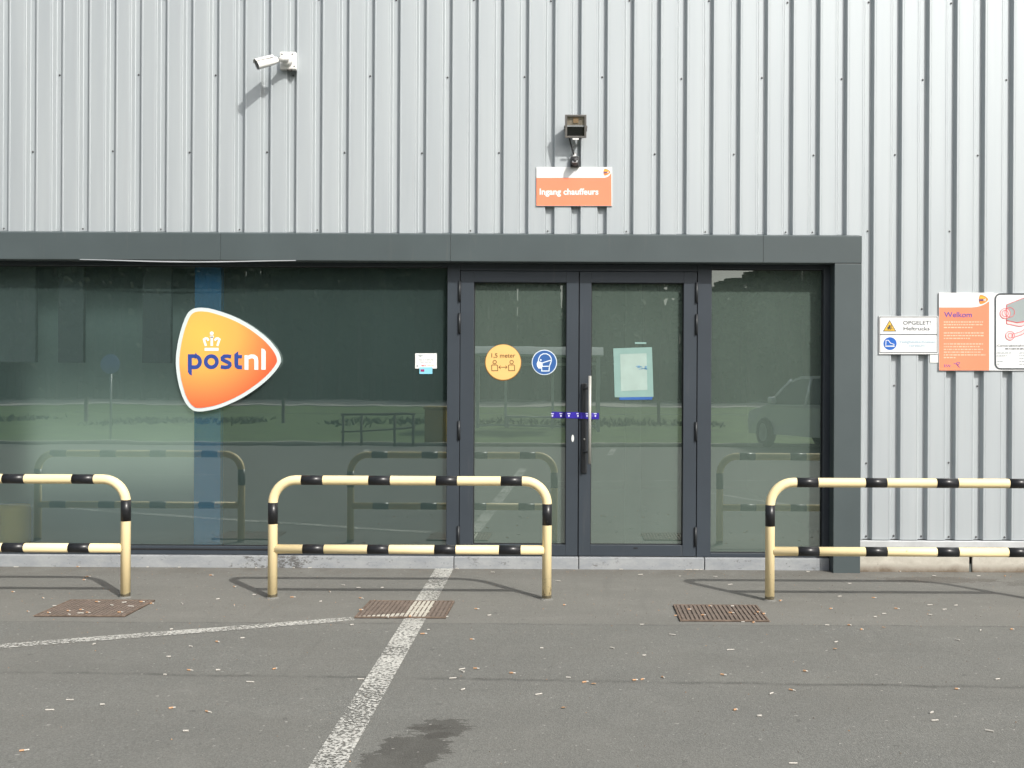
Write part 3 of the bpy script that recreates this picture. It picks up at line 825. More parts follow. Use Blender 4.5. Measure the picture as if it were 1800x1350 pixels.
mb = MB(); mb.poly([U(*p, LY) for p in ((749, 628), (791, 596), (791, 735), (749, 735))])
ustroke(mb, [(770, 733), (773, 757), (792, 770), (831, 770)], 41); ustroke(mb, [(791, 656), (831, 656)], 36); L['t'] = mb
W_ = {}
mb = MB(); ustroke(mb, [(879, 640), (879, 797)], 42); ustroke(mb, [(898, 664), (930, 653), (958, 655), (979, 670), (985, 700), (985, 797)], 42); W_['n'] = mb
mb = MB(); mb.poly([U(*p, LY) for p in ((1040, 566), (1072, 577), (1086, 598), (1086, 797), (1040, 797))]); W_['l'] = mb
for k, v in L.items(): front(v.build('letter', M['logo_blue'], root))
for k, v in W_.items(): front(v.build('letter', M['logo_white'], root))
mb = MB(); mb.poly([U(*p, LY) for p in ((427, 561), (578, 561), (578, 593), (427, 593))])
ustroke(mb, [(505, 440), (505, 540)], 27); ustroke(mb, [(485, 440), (526, 440)], 22)
mb.poly([U(505 + 22 * math.cos(a), 404 + 20 * math.sin(a), LY) for a in [2 * math.pi * k / 10 for k in range(10)]])
ustroke(mb, [(442, 541), (430, 505), (420, 470), (438, 458), (458, 462), (470, 484)], 24)
ustroke(mb, [(564, 541), (576, 505), (588, 470), (570, 458), (550, 462), (538, 484)], 24)
front(mb.build('crown', M['logo_white'], root))

def mini_logo(px, py, sz, Y, parent):
    """small version of the logo, sz = height in photo pixels"""
    k = sz / 1120
    f = lambda u, v, Yq=Y: P(px + (u - 600) * k, py + (v - 690) * k, Yq)
    MB().poly([f(*p, Y) for p in inset(catmull(rim, 2), 20)]).build('logo_mark', M['label_orange'], parent)
    m_ = MB().poly([f(*p, Y - .001) for p in ((250, 330), (600, 330), (1000, 560), (250, 560))]); front(m_.build('logo_yellow_print', M['print_yellow'], parent))  # yellow upper part of the printed mark
    front(text('post', px - sz * .36, px + sz * .08, py + sz * .14, sz * .26, Y - .002, M['logo_blue'], parent, bold=.03))
    front(text('nl', px + sz * .10, px + sz * .32, py + sz * .14, sz * .26, Y - .002, M['logo_white'], parent, bold=.03))
def quad(x0, x1, y0, y1, Y): return [P(x0, y1, Y), P(x1, y1, Y), P(x1, y0, Y), P(x0, y0, Y)]
def rect(name, x0, x1, y0, y1, Y, mat, parent, back=None):
    o = MB().poly(quad(x0, x1, y0, y1, Y), back=back).build(name, M[mat], parent)
    return o if back else front(o)
def lines(parent, rows, Y, mat, h, name='small_print'):
    """rows of unreadably small print: dashes the size of words"""
    mb = MB()
    for (x0, x1, y) in rows:
        x = x0
        while x < x1 - 1:
            wd = min(random.uniform(1.5, 6.5), x1 - x); mb.poly(quad(x, x + wd, y - h / 2, y + h / 2, Y)); x += wd + random.uniform(.9, 1.4)
    return tag(front(mb.build(name, M[mat], parent)), kind='stuff')

# entrance sign
Y0 = -.012
root = thing('entrance_sign', P(1009, 362, Y0), 'orange and white sign reading Ingang chauffeurs above the door', 'sign')
rect('board', 943, 1076, 293.5, 362, Y0, 'sign_white', root, back=.010)
mb = MB(); pts = [(943, 361.5), (943, 312.5)] + [(1062 + 13 * math.sin(R(a)), 299 + 13.5 * math.cos(R(a))) for a in range(0, 91, 15)] + [(1075, 361.5)]
pts[-2] = (1074.5, 302)
front(mb.poly([P(x, y, Y0 - .001) for x, y in pts]).build('orange_field', M['sign_orange'], root))
text('Ingang chauffeurs', 948.5, 1052, 342, 10.5, Y0 - .0025, M['logo_white'], root, bold=.028)
mini_logo(1066, 302.5, 12, Y0 - .0025, root)

# three signs at the right
root = thing('warning_sign', P(1597, 622, Y0), 'small white forklift warning and safety shoes sign left of the welcome board', 'sign')
rect('board', 1545, 1649.5, 555.5, 622.5, Y0, 'sign_white', root, back=.008)
mb = MB()
for a in (quad(1546, 1648, 556.5, 557.7, Y0 - .001), quad(1546, 1648, 619.2, 620.4, Y0 - .001), quad(1546, 1547.2, 557.7, 619.2, Y0 - .001), quad(1646.8, 1648, 557.7, 619.2, Y0 - .001), quad(1547.2, 1646.8, 587.4, 588.8, Y0 - .001)): mb.poly(a)
front(mb.build('border', M['print_dark'], root))
front(MB().poly([P(*p, Y0 - .001) for p in ((1552, 582.5), (1575.5, 582.5), (1563.8, 562.5))]).build('triangle', M['print_dark'], root))
front(MB().poly([P(*p, Y0 - .002) for p in ((1554, 581.3), (1573.5, 581.3), (1563.8, 564.7))]).build('triangle_field', M['print_yellow'], root))
mb = MB(); Yq = Y0 - .003
for a in (quad(1560, 1565.5, 574.5, 577.8, Yq), quad(1562, 1565.5, 571.5, 574.5, Yq), quad(1566.5, 1567.3, 570, 578.5, Yq), quad(1567.3, 1571, 577.7, 578.5, Yq)): mb.poly(a)
for cx_ in (1561.3, 1564.8): mb.poly([P(cx_ + 1.2 * math.cos(a), 578.6 + 1.2 * math.sin(a), Yq) for a in [2 * math.pi * k / 8 for k in range(8)]])
front(mb.build('forklift_symbol', M['print_dark'], root))
text('OPGELET!', 1587.5, 1636, 570.5, 6.6, Y0 - .002, M['print_dark'], root, bold=.0)
text('Heftrucks', 1588.5, 1634, 580.6, 6.6, Y0 - .002, M['print_dark'], root, bold=.0)
front(MB().poly([P(1564.5 + 11.6 * math.cos(a), 604 + 11.2 * math.sin(a), Y0 - .001) for a in [2 * math.pi * k / 32 for k in range(32)]]).build('blue_disc', M['print_blue'], root))
mb = MB(); sk = P(1, 0, 0).x - P(0, 0, 0).x
stroke(mb, [P(*p, Y0 - .002) for p in ((1557.5, 598), (1561.8, 598.2), (1565, 603), (1571.5, 605.2), (1571.5, 607.8), (1557, 608))], 1.1 * sk, closed=True)
stroke(mb, [P(*p, Y0 - .002) for p in ((1556, 608.8), (1572.5, 608.8))], 1.6 * sk)
front(mb.build('shoe_symbol', M['sign_white'], root))
text('Veiligheidsschoenen', 1580.5, 1644.5, 602.8, 4.6, Y0 - .002, M['print_steel'], root, bold=.0)
text('verplicht', 1597.5, 1626, 609.3, 4.6, Y0 - .002, M['print_steel'], root, bold=.0)
o = rect('paper_scrap', 1635, 1651, 623.2, 637.5, -.006, 'card_white', None, back=.004); tag(o, 'small blank white sticker below the forklift warning sign', 'sticker')

Y1 = -.014
root = thing('welcome_sign', P(1699, 651, Y1), 'orange welcome board headed Welkom between the two other signs', 'sign')
rect('board', 1650.5, 1747, 514.5, 651.3, Y1, 'sign_white', root, back=.012)
pts = [(1651, 651), (1651, 540.5), (1707, 540.5), (1717, 539.5), (1726, 537), (1733, 533.5), (1738.8, 529.5), (1738.8, 651)]
front(MB().poly([P(x, y, Y1 - .001) for x, y in pts]).build('orange_field', M['sign_orange'], root))
mini_logo(1727.5, 526.5, 17, Y1 - .001, root)
text('Welkom', 1659.5, 1708.5, 557.5, 9.3, Y1 - .0025, M['label_purple'], root, bold=.014)
rows_ = []
for y, a, b in ((566, 1659, 1728), (570.7, 1659, 1728), (575.7, 1659, 1711), (585.3, 1659, 1729), (590, 1659, 1729), (594.8, 1659, 1705),
                (604.6, 1659, 1728), (609.3, 1659, 1722), (614.2, 1659, 1729), (619, 1659, 1724), (623.9, 1659, 1734), (628.6, 1659, 1680)): rows_.append((a, b, y))
lines(root, rows_, Y1 - .0025, 'faint_orange', 2.1)
mb = MB()
for pts in ([(1660, 640), (1660.5, 645), (1664, 641), (1665, 645), (1668, 641), (1669, 645), (1671, 642)], [(1676, 638.5), (1681, 640), (1682, 637), (1687, 637.5), (1685, 641.5), (1681.5, 641)], [(1682, 639), (1683.5, 643), (1687.5, 646.5)]):
    stroke(mb, [P(*p, Y1 - .0025) for p in pts], .9 * sk)
front(mb.build('handwriting', M['label_purple'], root))

root = thing('camera_notice_sign', P(1797, 651, Y1), 'white video surveillance notice with red outlined camera at the far right', 'sign')
rect('board', 1747.6, 1848, 515.5, 651.3, Y1 + .001, 'sign_white', root, back=.010)
def rrect(x0, x1, y0, y1, r_):
    p = []
    for (cx_, cy_, a0) in ((x1 - r_, y1 - r_, 0), (x0 + r_, y1 - r_, 90), (x0 + r_, y0 + r_, 180), (x1 - r_, y0 + r_, 270)):
        p += [(cx_ + r_ * math.cos(R(a0 + k * 15)), cy_ + r_ * math.sin(R(a0 + k * 15))) for k in range(7)]
    return p
mb = MB(); stroke(mb, [P(x, y, Y1 - .001) for x, y in rrect(1749.7, 1846, 516.7, 648.3, 9)], 2.6 * sk, closed=True); front(mb.build('border', M['print_dark'], root))
cam_pts = [(1769.5, 535.5), (1800, 523.5), (1826, 535), (1826, 560), (1799, 565), (1788, 567), (1769.5, 563)]
front(MB().poly([P(x, y, Y1 - .001) for x, y in cam_pts]).build('camera_drawing', M['print_grey'], root))
mb = MB(); Yr = Y1 - .0025
stroke(mb, [P(x, y, Yr) for x, y in cam_pts], .9 * sk, closed=True)
arm = [(1769.5, 563.5), (1788, 567.5), (1799, 566), (1806, 563), (1806, 567), (1797, 573), (1791, 573.5), (1769.5, 569)]
stroke(mb, [P(x, y, Yr) for x, y in arm], .9 * sk, closed=True)
for (cx_, cy_, r_) in ((1767, 551, 9), (1767, 551, 5.5), (1775, 549, 8.5), (1775.5, 590, 7.8), (1776, 590, 4)):
    ring(mb, cx_, cy_, r_, r_, .9, 20, Yr, lambda x, y, Yq: P(x, y, Yq))
arm2 = [(1779, 587.5), (1794, 583), (1812, 572), (1815, 576), (1797, 588), (1779, 594)]
stroke(mb, [P(x, y, Yr) for x, y in arm2], .9 * sk, closed=True)
front(mb.build('red_outline', M['print_red'], root))
mb = MB()
for (cx_, cy_, r_) in ((1767, 551, 8.8), (1775.5, 590, 7.6)): mb.poly([P(cx_ + r_ * math.cos(a), cy_ + r_ * math.sin(a), Y1 - .0017) for a in [2 * math.pi * k / 20 for k in range(20)]])
mb.poly([P(x, y, Y1 - .0013) for x, y in arm]); mb.poly([P(x, y, Y1 - .0013) for x, y in arm2])
front(mb.build('pink_fill', M['print_pink'], root))
text('Camerabewaking - Caméra', 1753, 1836, 609, 3.6, Yr, M['print_dark'], root, bold=0)
lines(root, [(1767, 1830, 613)], Yr, 'print_dark', 1.6)
lines(root, [(1753, 1779, 620), (1792, 1835, 620), (1753, 1770, 625), (1792, 1830, 625), (1792, 1825, 630), (1753, 1763, 635), (1792, 1835, 635), (1753, 1757, 640), (1792, 1838, 640)], Yr, 'faint_ink', 1.5)

# ------------------------------------------------------------------ stickers on the glazing
SY = GY - .003
def disc(name, cx_, cy_, r_, Y, mat, parent, back=None):
    o = MB().poly([P(cx_ + r_ * math.cos(a), cy_ + r_ * math.sin(a), Y) for a in [2 * math.pi * k / 48 for k in range(48)]], back=back).build(name, M[mat], parent)
    return o if back else front(o)
root = thing('distance_sticker', P(885, 637, SY), 'round yellow sticker reading 1,5 meter with two figures on the left door', 'sticker')
disc('edge', 884.5, 637, 32, SY, 'sticker_ring', root, back=.002); disc('face', 884.5, 636.6, 30.9, SY - .0012, 'sticker_yellow', root)
def V(u, v, Y): return P(840 + u / 12, 590 + v / 12, Y)
Yt = SY - .0024
text('1,5 meter', 863.8, 905.8, 628.5, 7.6, Yt, M['sticker_brown'], root, bold=.012)
mb = MB()
for cx_ in (355, 712):
    ring(mb, cx_, 557, 36, 36, 15, 20, Yt, V)
for x0 in (290, 647):
    stroke(mb, [V(*p, Yt) for p in ((x0 + 5, 740), (x0, 630), (x0 + 12, 618), (x0 + 110, 618), (x0 + 125, 630), (x0 + 130, 738))], 15 / 12 * sk, closed=True)
stroke(mb, [V(450, 665, Yt), V(612, 665, Yt)], 13 / 12 * sk)
for s_ in (-1, 1):
    tip = 531 + s_ * 86; stroke(mb, [V(tip - s_ * 34, 630, Yt), V(tip, 665, Yt), V(tip - s_ * 34, 700, Yt)], 13 / 12 * sk)
front(mb.build('figures', M['sticker_brown'], root))
root = thing('mask_sticker', P(957, 637, SY), 'round blue sticker with a white masked head on the left door', 'sticker')
disc('edge', 957, 637, 22.2, SY, 'mask_white', root, back=.002); disc('face', 957, 637, 20.8, SY - .0012, 'mask_blue', root)
mb = MB()
stroke(mb, [V(*p, Yt) for p in ((1275, 545), (1285, 480), (1320, 415), (1380, 382), (1450, 382), (1510, 415), (1545, 470), (1552, 525), (1530, 590), (1510, 640), (1500, 745), (1345, 745), (1350, 690))], 20 / 12 * sk)
stroke(mb, [V(1550, 515, Yt), V(1450, 545, Yt), V(1360, 575, Yt)], 20 / 12 * sk); stroke(mb, [V(1510, 645, Yt), V(1360, 648, Yt)], 20 / 12 * sk)
mb.poly([V(1327 + 19 * math.cos(a), 513 + 19 * math.sin(a), Yt) for a in [2 * math.pi * k / 10 for k in range(10)]])
front(mb.build('masked_head', M['mask_white'], root))
front(MB().poly([V(*p, Yt - .001) for p in ((1262, 538), (1310, 548), (1360, 570), (1368, 640), (1345, 695), (1280, 695), (1250, 650), (1240, 590))]).build('mask', M['mask_white'], root))

root = thing('notice_card', P(748, 640, SY), 'small white printed card with a light blue tab on the long window by the door', 'card')
rect('card', 729.8, 767.8, 621, 647.8, SY - .003, 'card_white', root, back=.002)
rect('blue_tab', 737.2, 760, 645.5, 657.3, SY - .0035, 'card_blue', root, back=.002)
rect('small_mark', 739.3, 745.8, 649.2, 653.2, SY - .0048, 'card_magenta', root)
lines(root, [(736, 762, 631.6), (737, 762, 634.3), (739, 758, 636.8)], SY - .0042, 'faint_ink', .9)
lines(root, [(741, 750, 642.7)], SY - .0042, 'print_red', 1.8, 'red_print'); lines(root, [(751, 764, 642.7)], SY - .0042, 'faint_orange', 1.2, 'orange_print')
mb = MB(); mb.poly([P(*p, SY - .0042) for p in ((734, 624.3), (739, 623.3), (745, 625.3), (741, 626), (738.5, 628.3), (736.5, 625.3))]); mb.poly(quad(732.3, 734.8, 641.2, 645, SY - .0042)); front(mb.build('emblem', M['faint_ink'], root))

SI = GY - .003
root = thing('document_sleeve', P(1113, 655, SI), 'pale turquoise document sleeve taped to the right door pane', 'document')
MB().poly([P(*p, SI) for p in ((1080.5, 698.5), (1148.8, 697.5), (1146, 610.2), (1078, 612.4))], back=.0015).build('sleeve', M['sleeve_teal'], root)
front(MB().poly([P(*p, SI - .001) for p in ((1091.5, 687.5), (1138, 685.5), (1136.5, 621), (1090, 622.5))]).build('sheet', M['sleeve_paper'], root))
MB().poly([P(*p, SI + .0002) for p in ((1089, 703), (1146, 702.5), (1147.5, 697), (1089, 698.3))], back=.001).build('blue_edge', M['sleeve_blue'], root)
mb = MB(); 
for _ in range(16):
    a = random.uniform(1115, 1134); b = random.uniform(643.5, 649.5)
    stroke(mb, [P(a, b, SI - .002), P(a + random.uniform(3, 7), b + random.uniform(-1.5, 1.5), SI - .002)], .9 * sk)
front(mb.build('handwriting', M['ink_blue'], root))
rect('tape_strip', 1116, 1136, 601.5, 604.6, SI, 'sleeve_teal', root)

# seal tape across the meeting stiles
root = thing('security_tape', P(1010, 730, FY), 'strip of purple security tape across both doors behind the handle', 'tape')
pts = [(970, 729, SY), (978, 729.2, SY), (991, 729.6, SY), (995.5, 729.6, FY - .003), (1016.5, 730, FY - .003), (1021, 730.4, FY - .019), (1033, 731, FY - .020), (1040, 731.2, FY - .012), (1044, 731.2, SY - .001), (1053, 731.2, SY - .001)]
mb = MB()
for a, b in zip(pts, pts[1:]):
    mb.add([P(a[0], a[1] + 5.6, a[2]), P(b[0], b[1] + 5.6, b[2]), P(b[0], b[1] - 5.6, b[2]), P(a[0], a[1] - 5.2, a[2])], [(0, 1, 2, 3)])
mb.build('strip', M['tape_purple'], root)
mb = MB()
for x, Yv in ((971, SY), (986, SY), (1000, FY - .003), (1016, FY - .003), (1032, FY - .020), (1046.5, SY - .001)):
    Yv -= .0015; mb.poly([P(x + 1.6 * math.cos(a), 731 + 1.9 * math.sin(a), Yv) for a in [2 * math.pi * k / 10 for k in range(10)]]); mb.poly(quad(x - 2.6, x + 2.6, 726.2, 728, Yv))
front(mb.build('print_marks', M['tape_white'], root))

# ------------------------------------------------------------------ surveillance camera
root = thing('security_camera', P(507, 110, 0), 'white bullet security camera on a bracket high on the cladding', 'camera')
pl = P(508, 110, 0); sx = (P(1, 0, 0).x - P(0, 0, 0).x)
cxm, czm = pl.x, pl.z
MB().box(cxm - 13.5 * sx, cxm + 15 * sx, -.055, -.002, czm - 15 * sx, czm + 16 * sx, c=.012).build('junction_box', M['camera_white'], root)
for a, b in ((-9, 11), (9, 11), (12.5, -10)):
    MB().lathe([(0, -.003), (.006, -.003), (.006, .001)], (cxm + a * sx, -.055, czm + b * sx), 'Y', 8).build('box_screw', M['screw_metal'], root)
MB().tube([(cxm + 3 * sx, -.03, czm - 14 * sx), (cxm + 3 * sx, -.03, czm - 17 * sx)], .022, 14).build('cable_gland', M['lamp_grey'], root)
MB().lathe([(0.0, -.042), (.035, -.042), (.042, -.03), (.046, 0)], (cxm + 1 * sx, -.055, czm - 1 * sx), 'Y', 24).build('mount_base', M['camera_white'], root)
j0 = Vector((cxm + 1 * sx, -.09, czm - 1 * sx)); j1 = P(492, 105.5, -.135)
MB().tube([j0, j0 + Vector((-.014, -.025, .006)), j1], [.030, .028, .021], 14).build('arm', M['camera_white'], root)
ax0 = P(489, 104.8, -.135); tip = P(451.5, 113.8, -.232)
dirv = (tip - ax0).normalized(); side = dirv.cross(Vector((0, 0, 1))).normalized(); up = side.cross(dirv)
def body_ring(c_, wr, hr, n=18, flat=.8):
    out = []
    for k in range(n):
        a = 2 * math.pi * k / n; ca, sa = math.cos(a), math.sin(a)
        e_ = .62
        out.append(c_ + side * wr * abs(ca) ** e_ * (1 if ca > 0 else -1) + up * hr * abs(sa) ** e_ * (1 if sa > 0 else -1))
    return out
L_ = (tip - ax0).length
mb = MB(); secs = [(0, .012, .012), (.05, .024, .024), (.28, .034, .034), (.6, .037, .037), (1.0, .038, .038)]; n = 18; vs = []
for s_, a, b in secs: vs += body_ring(ax0 + dirv * L_ * s_, a, b)
mb.add(vs, [(i * n + k, i * n + (k + 1) % n, (i + 1) * n + (k + 1) % n, (i + 1) * n + k) for i in range(len(secs) - 1) for k in range(n)], smooth=True)
mb.add(vs[:n], [tuple(range(n))]); mb.build('housing', M['camera_white'], root)
mb = MB(); vs = body_ring(tip - dirv * .004, .034, .034); mb.add(vs, [tuple(range(n))]); vs2 = body_ring(tip - dirv * .012, .036, .036)
mb.add(vs + vs2, [(k, (k + 1) % n, n + (k + 1) % n, n + k) for k in range(n)]); mb.build('front_glass', M['lens_black'], root)
mb = MB(); c_ = tip + dirv * .0005; mb.tube([c_ - dirv * .01, c_], .016, 14); mb.build('lens', M['lens_black'], root)
# sun shield sliding over the top
mb = MB(); A_ = []
for s_ in (.22, 1.04):
    base = ax0 + dirv * L_ * s_
    for a in (-1.15, -.95, -.55, 0, .55, .95, 1.15):
        A_.append(base + side * .045 * math.sin(a * 1.1) + up * (.046 * math.cos(a * .95) + .002))
mb.add(A_ + [v + up * .003 for v in A_], [(i, i + 1, 8 + i, 7 + i) for i in range(6)] + [(14 + i, 14 + i + 1, 22 + i, 21 + i) for i in range(6)] + [(i, i + 1, 15 + i, 14 + i) for i in range(6)] + [(7 + i, 8 + i, 22 + i, 21 + i) for i in range(6)], smooth=False)
mb.build('sun_shield', M['camera_white'], root)

# ------------------------------------------------------------------ floodlight with sensor
root = thing('floodlight', P(1012, 222, -.10), 'grey square floodlight on a bracket above the entrance sign', 'lamp')
q = P(1012, 222, -.13); hw = 18.6 * sx; hh = 19.5 * sx
def tilt(p, c_=q, a=R(12)):
    d_ = Vector(p) - c_; return c_ + Matrix.Rotation(a, 3, 'X') @ d_
def tb(mb):
    for i, v in enumerate(mb.v): mb.v[i] = tilt(v)
    return mb
mb = frame_mb(q.x - hw, q.x + hw, q.z - hh, q.z + hh, .018, .018, .016, .016, q.y - .01, q.y + .025, c=.003); tb(mb).build('front_frame', M['lamp_grey'], root)
mb = MB(); a, b = hw * .93, hh * .93; a2, b2 = hw * .6, hh * .6
mb.add([(q.x - a, q.y + .02, q.z - b), (q.x + a, q.y + .02, q.z - b), (q.x + a, q.y + .02, q.z + b), (q.x - a, q.y + .02, q.z + b), (q.x - a2, q.y + .095, q.z - b2), (q.x + a2, q.y + .095, q.z - b2), (q.x + a2, q.y + .095, q.z + b2), (q.x - a2, q.y + .095, q.z + b2)],
       [(0, 1, 5, 4), (1, 2, 6, 5), (2, 3, 7, 6), (3, 0, 4, 7), (4, 5, 6, 7)]); tb(mb).build('housing', M['lamp_grey'], root)
mb = MB().box(q.x - a * .9, q.x + a * .9, q.y + .008, q.y + .014, q.z + .004, q.z + b * .9); tb(mb).build('reflector', M['lamp_reflector'], root)
mb = MB().box(q.x - .022, q.x + .022, q.y + .002, q.y + .008, q.z + b * .30, q.z + b * .86); tb(mb).build('amber_lamp_holder', M['lamp_amber'], root)  # amber coloured holder in front of the reflector
bpy.data.objects['amber_lamp_holder'].name = 'lamp_holder'
mb = MB().box(q.x - a * .88, q.x + a * .88, q.y + .002, q.y + .010, q.z - .004, q.z + .010); tb(mb).build('glass_rail', M['galvanised'], root)
mb = MB().box(q.x - a * .9, q.x + a * .9, q.y + .006, q.y + .012, q.z - b * .88, q.z - .006); tb(mb).build('front_glass', M['lens_black'], root)
mb = MB()
for s_ in (-1, 1): mb.tube([(q.x + s_ * hw * .98, q.y + .03, q.z), (q.x + s_ * hw * 1.09, q.y + .03, q.z)], .008, 8)
mb.build('pivot_bolt', M['dark_plastic'], root)
mb = MB()
for s_ in (-1, 1): mb.box(q.x + s_ * hw * 1.03 - .003, q.x + s_ * hw * 1.03 + .003, q.y + .02, -.004, q.z - .012, q.z + .012)
mb.box(q.x - hw * 1.03, q.x + hw * 1.03, -.008, -.001, q.z - .012, q.z + .012); mb.build('bracket', M['lamp_grey'], root)
MB().box(q.x - .026, q.x + .026, q.y - .005, q.y + .004, q.z - hh - .020, q.z - hh - .006, c=.002).build('latch', M['white_plastic'], root)
cb = [P(1001, 243, -.07), P(1003, 252, -.05), P(1006, 262, -.05), P(1008.5, 272, -.05)]
MB().tube(cb, .0065, 8).build('cable', M['cable'], root)
sq = P(1010.5, 283, -.06)
root = thing('motion_sensor', sq, 'small black motion sensor between the floodlight and the entrance sign', 'sensor')
MB().box(sq.x - 8 * sx, sq.x + 8 * sx, -.045, -.001, sq.z - 9.5 * sx, sq.z + 9.5 * sx, c=.01).build('base', M['dark_plastic'], root)
MB().lathe([(0, -.075), (.016, -.072), (.029, -.055), (.036, -.025), (.036, 0)], (sq.x, -.045, sq.z - .004), 'Y', 20).build('housing', M['dark_plastic'], root)
MB().box(sq.x - 4.5 * sx, sq.x + 4.5 * sx, -.116, -.10, sq.z - 5.5 * sx, sq.z - 1 * sx, c=.006).build('sensor_window', M['galvanised'], root)
MB().box(sq.x - 3.2 * sx, sq.x + 2.2 * sx, -.02, -.002, sq.z + 10 * sx, sq.z + 17 * sx, c=.003).build('cable_cover', M['white_plastic'], root)

# ------------------------------------------------------------------ what stands across the yard (seen mirrored in the glass)
def mir(px, T, z=0): return Vector(((px - CX) / FPX * T, 9.04 - .09 - T, z))
T = 31.6; root = thing('bus_shelter', mir(940, T), 'pale metal bus shelter with curved roof standing on the verge', 'shelter')
xa, xb = mir(833, T).x, mir(1052, T).x; yb = mir(0, T).y
for x in (xa, xb):
    for y in (yb, yb - 1.3): MB().box(x - .05, x + .05, y - .05, y + .05, 0, 2.4).build('post', M['shelter_white'], root)
for x in (mir(884, T).x, mir(970, T).x): MB().box(x - .04, x + .04, yb - 1.34, yb - 1.26, 0, 2.4).build('post', M['shelter_white'], root)
mb = MB(); n = 10; pr = [(yb + .15 - 1.6 * i / n, 2.42 + .25 * math.sin(math.pi * i / n)) for i in range(n + 1)]
mb.add([(xa - .15, y, z) for y, z in pr] + [(xb + .15, y, z) for y, z in pr] + [(xa - .15, y, z + .03) for y, z in pr] + [(xb + .15, y, z + .03) for y, z in pr],
       [(i, i + 1, n + 2 + i, n + 1 + i) for i in range(n)] + [(2 * n + 2 + i, 2 * n + 3 + i, 3 * n + 4 + i, 3 * n + 3 + i) for i in range(n)] + [(0, n + 1, 3 * n + 3, 2 * n + 2), (n, 2 * n + 1, 4 * n + 3, 3 * n + 2)]).build('roof', M['shelter_white'], root)
MB().box(xa + .9, xb - .9, yb - 1.1, yb - .75, .45, .5).build('bench_seat', M['shelter_white'], root)
for x in (xa + 1.0, xb - 1.0): MB().box(x - .03, x + .03, yb - 1.0, yb - .85, 0, .45).build('bench_leg', M['galvanised'], root)
MB().box(xa + .05, xb - .05, yb - 1.32, yb - 1.28, 2.1, 2.2).box(xa + .05, xb - .05, yb - 1.32, yb - 1.28, .15, .22).build('rail', M['shelter_white'], root)
T = 25.0; root = thing('metal_railing', mir(670, T), 'dark metal railing with crossed braces at the edge of the verge', 'railing')
xa, xb, yb = mir(600, T).x, mir(730, T).x, mir(0, T).y
MB().tube([(xa, yb, .78), (xb, yb, .78)], .03, 8).build('top_rail', M['wood_post'], root); MB().tube([(xa, yb, .35), (xb, yb, .45)], .022, 8).build('brace', M['wood_post'], root)
for x in (xa + .05, xa + .5, xb - .5, xb - .05): MB().tube([(x, yb, 0), (x, yb, .78)], .03, 8).build('post', M['wood_post'], root)
T = 25.7; a, b = mir(746, T), mir(785, T); root = thing('grit_bin', (a + b) / 2, 'brown yellow grit bin standing by the edge of the verge', 'bin')
MB().box(a.x, b.x, a.y - .5, a.y, 0, .88, c=.04).build('body', M['bin_yellow'], root); MB().box(a.x - .02, b.x + .02, a.y - .52, a.y + .02, .885, .97, c=.03).build('lid', M['bin_yellow'], root)
a = mir(195, 26.5); root = thing('street_sign', a, 'blue round street sign on a thin grey pole by the verge', 'sign')
MB().tube([(a.x, a.y, 0), (a.x, a.y, 2.1)], .03, 8).build('pole', M['galvanised'], root)
MB().lathe([(0, .04), (.25, .04), (.25, .055), (0, .055)], (a.x, a.y, 2.0), 'Y', 20).build('disc', M['sign_disc'], root)
root = thing('wire_fence', mir(500, 36), 'low wire fence on dark wooden posts along the verge', 'fence')
for px in (-540, -195, 152, 498, 831, 1158, 1500, 1840):
    a = mir(px, 36); MB().box(a.x - .05, a.x + .05, a.y - .05, a.y + .05, 0, 1.0).build('fence_post', M['wood_post'], root)
for z in (.45, .85): MB().tube([mir(-540, 36, z), mir(1840, 36, z)], .008, 4).build('wire', M['galvanised'], root)

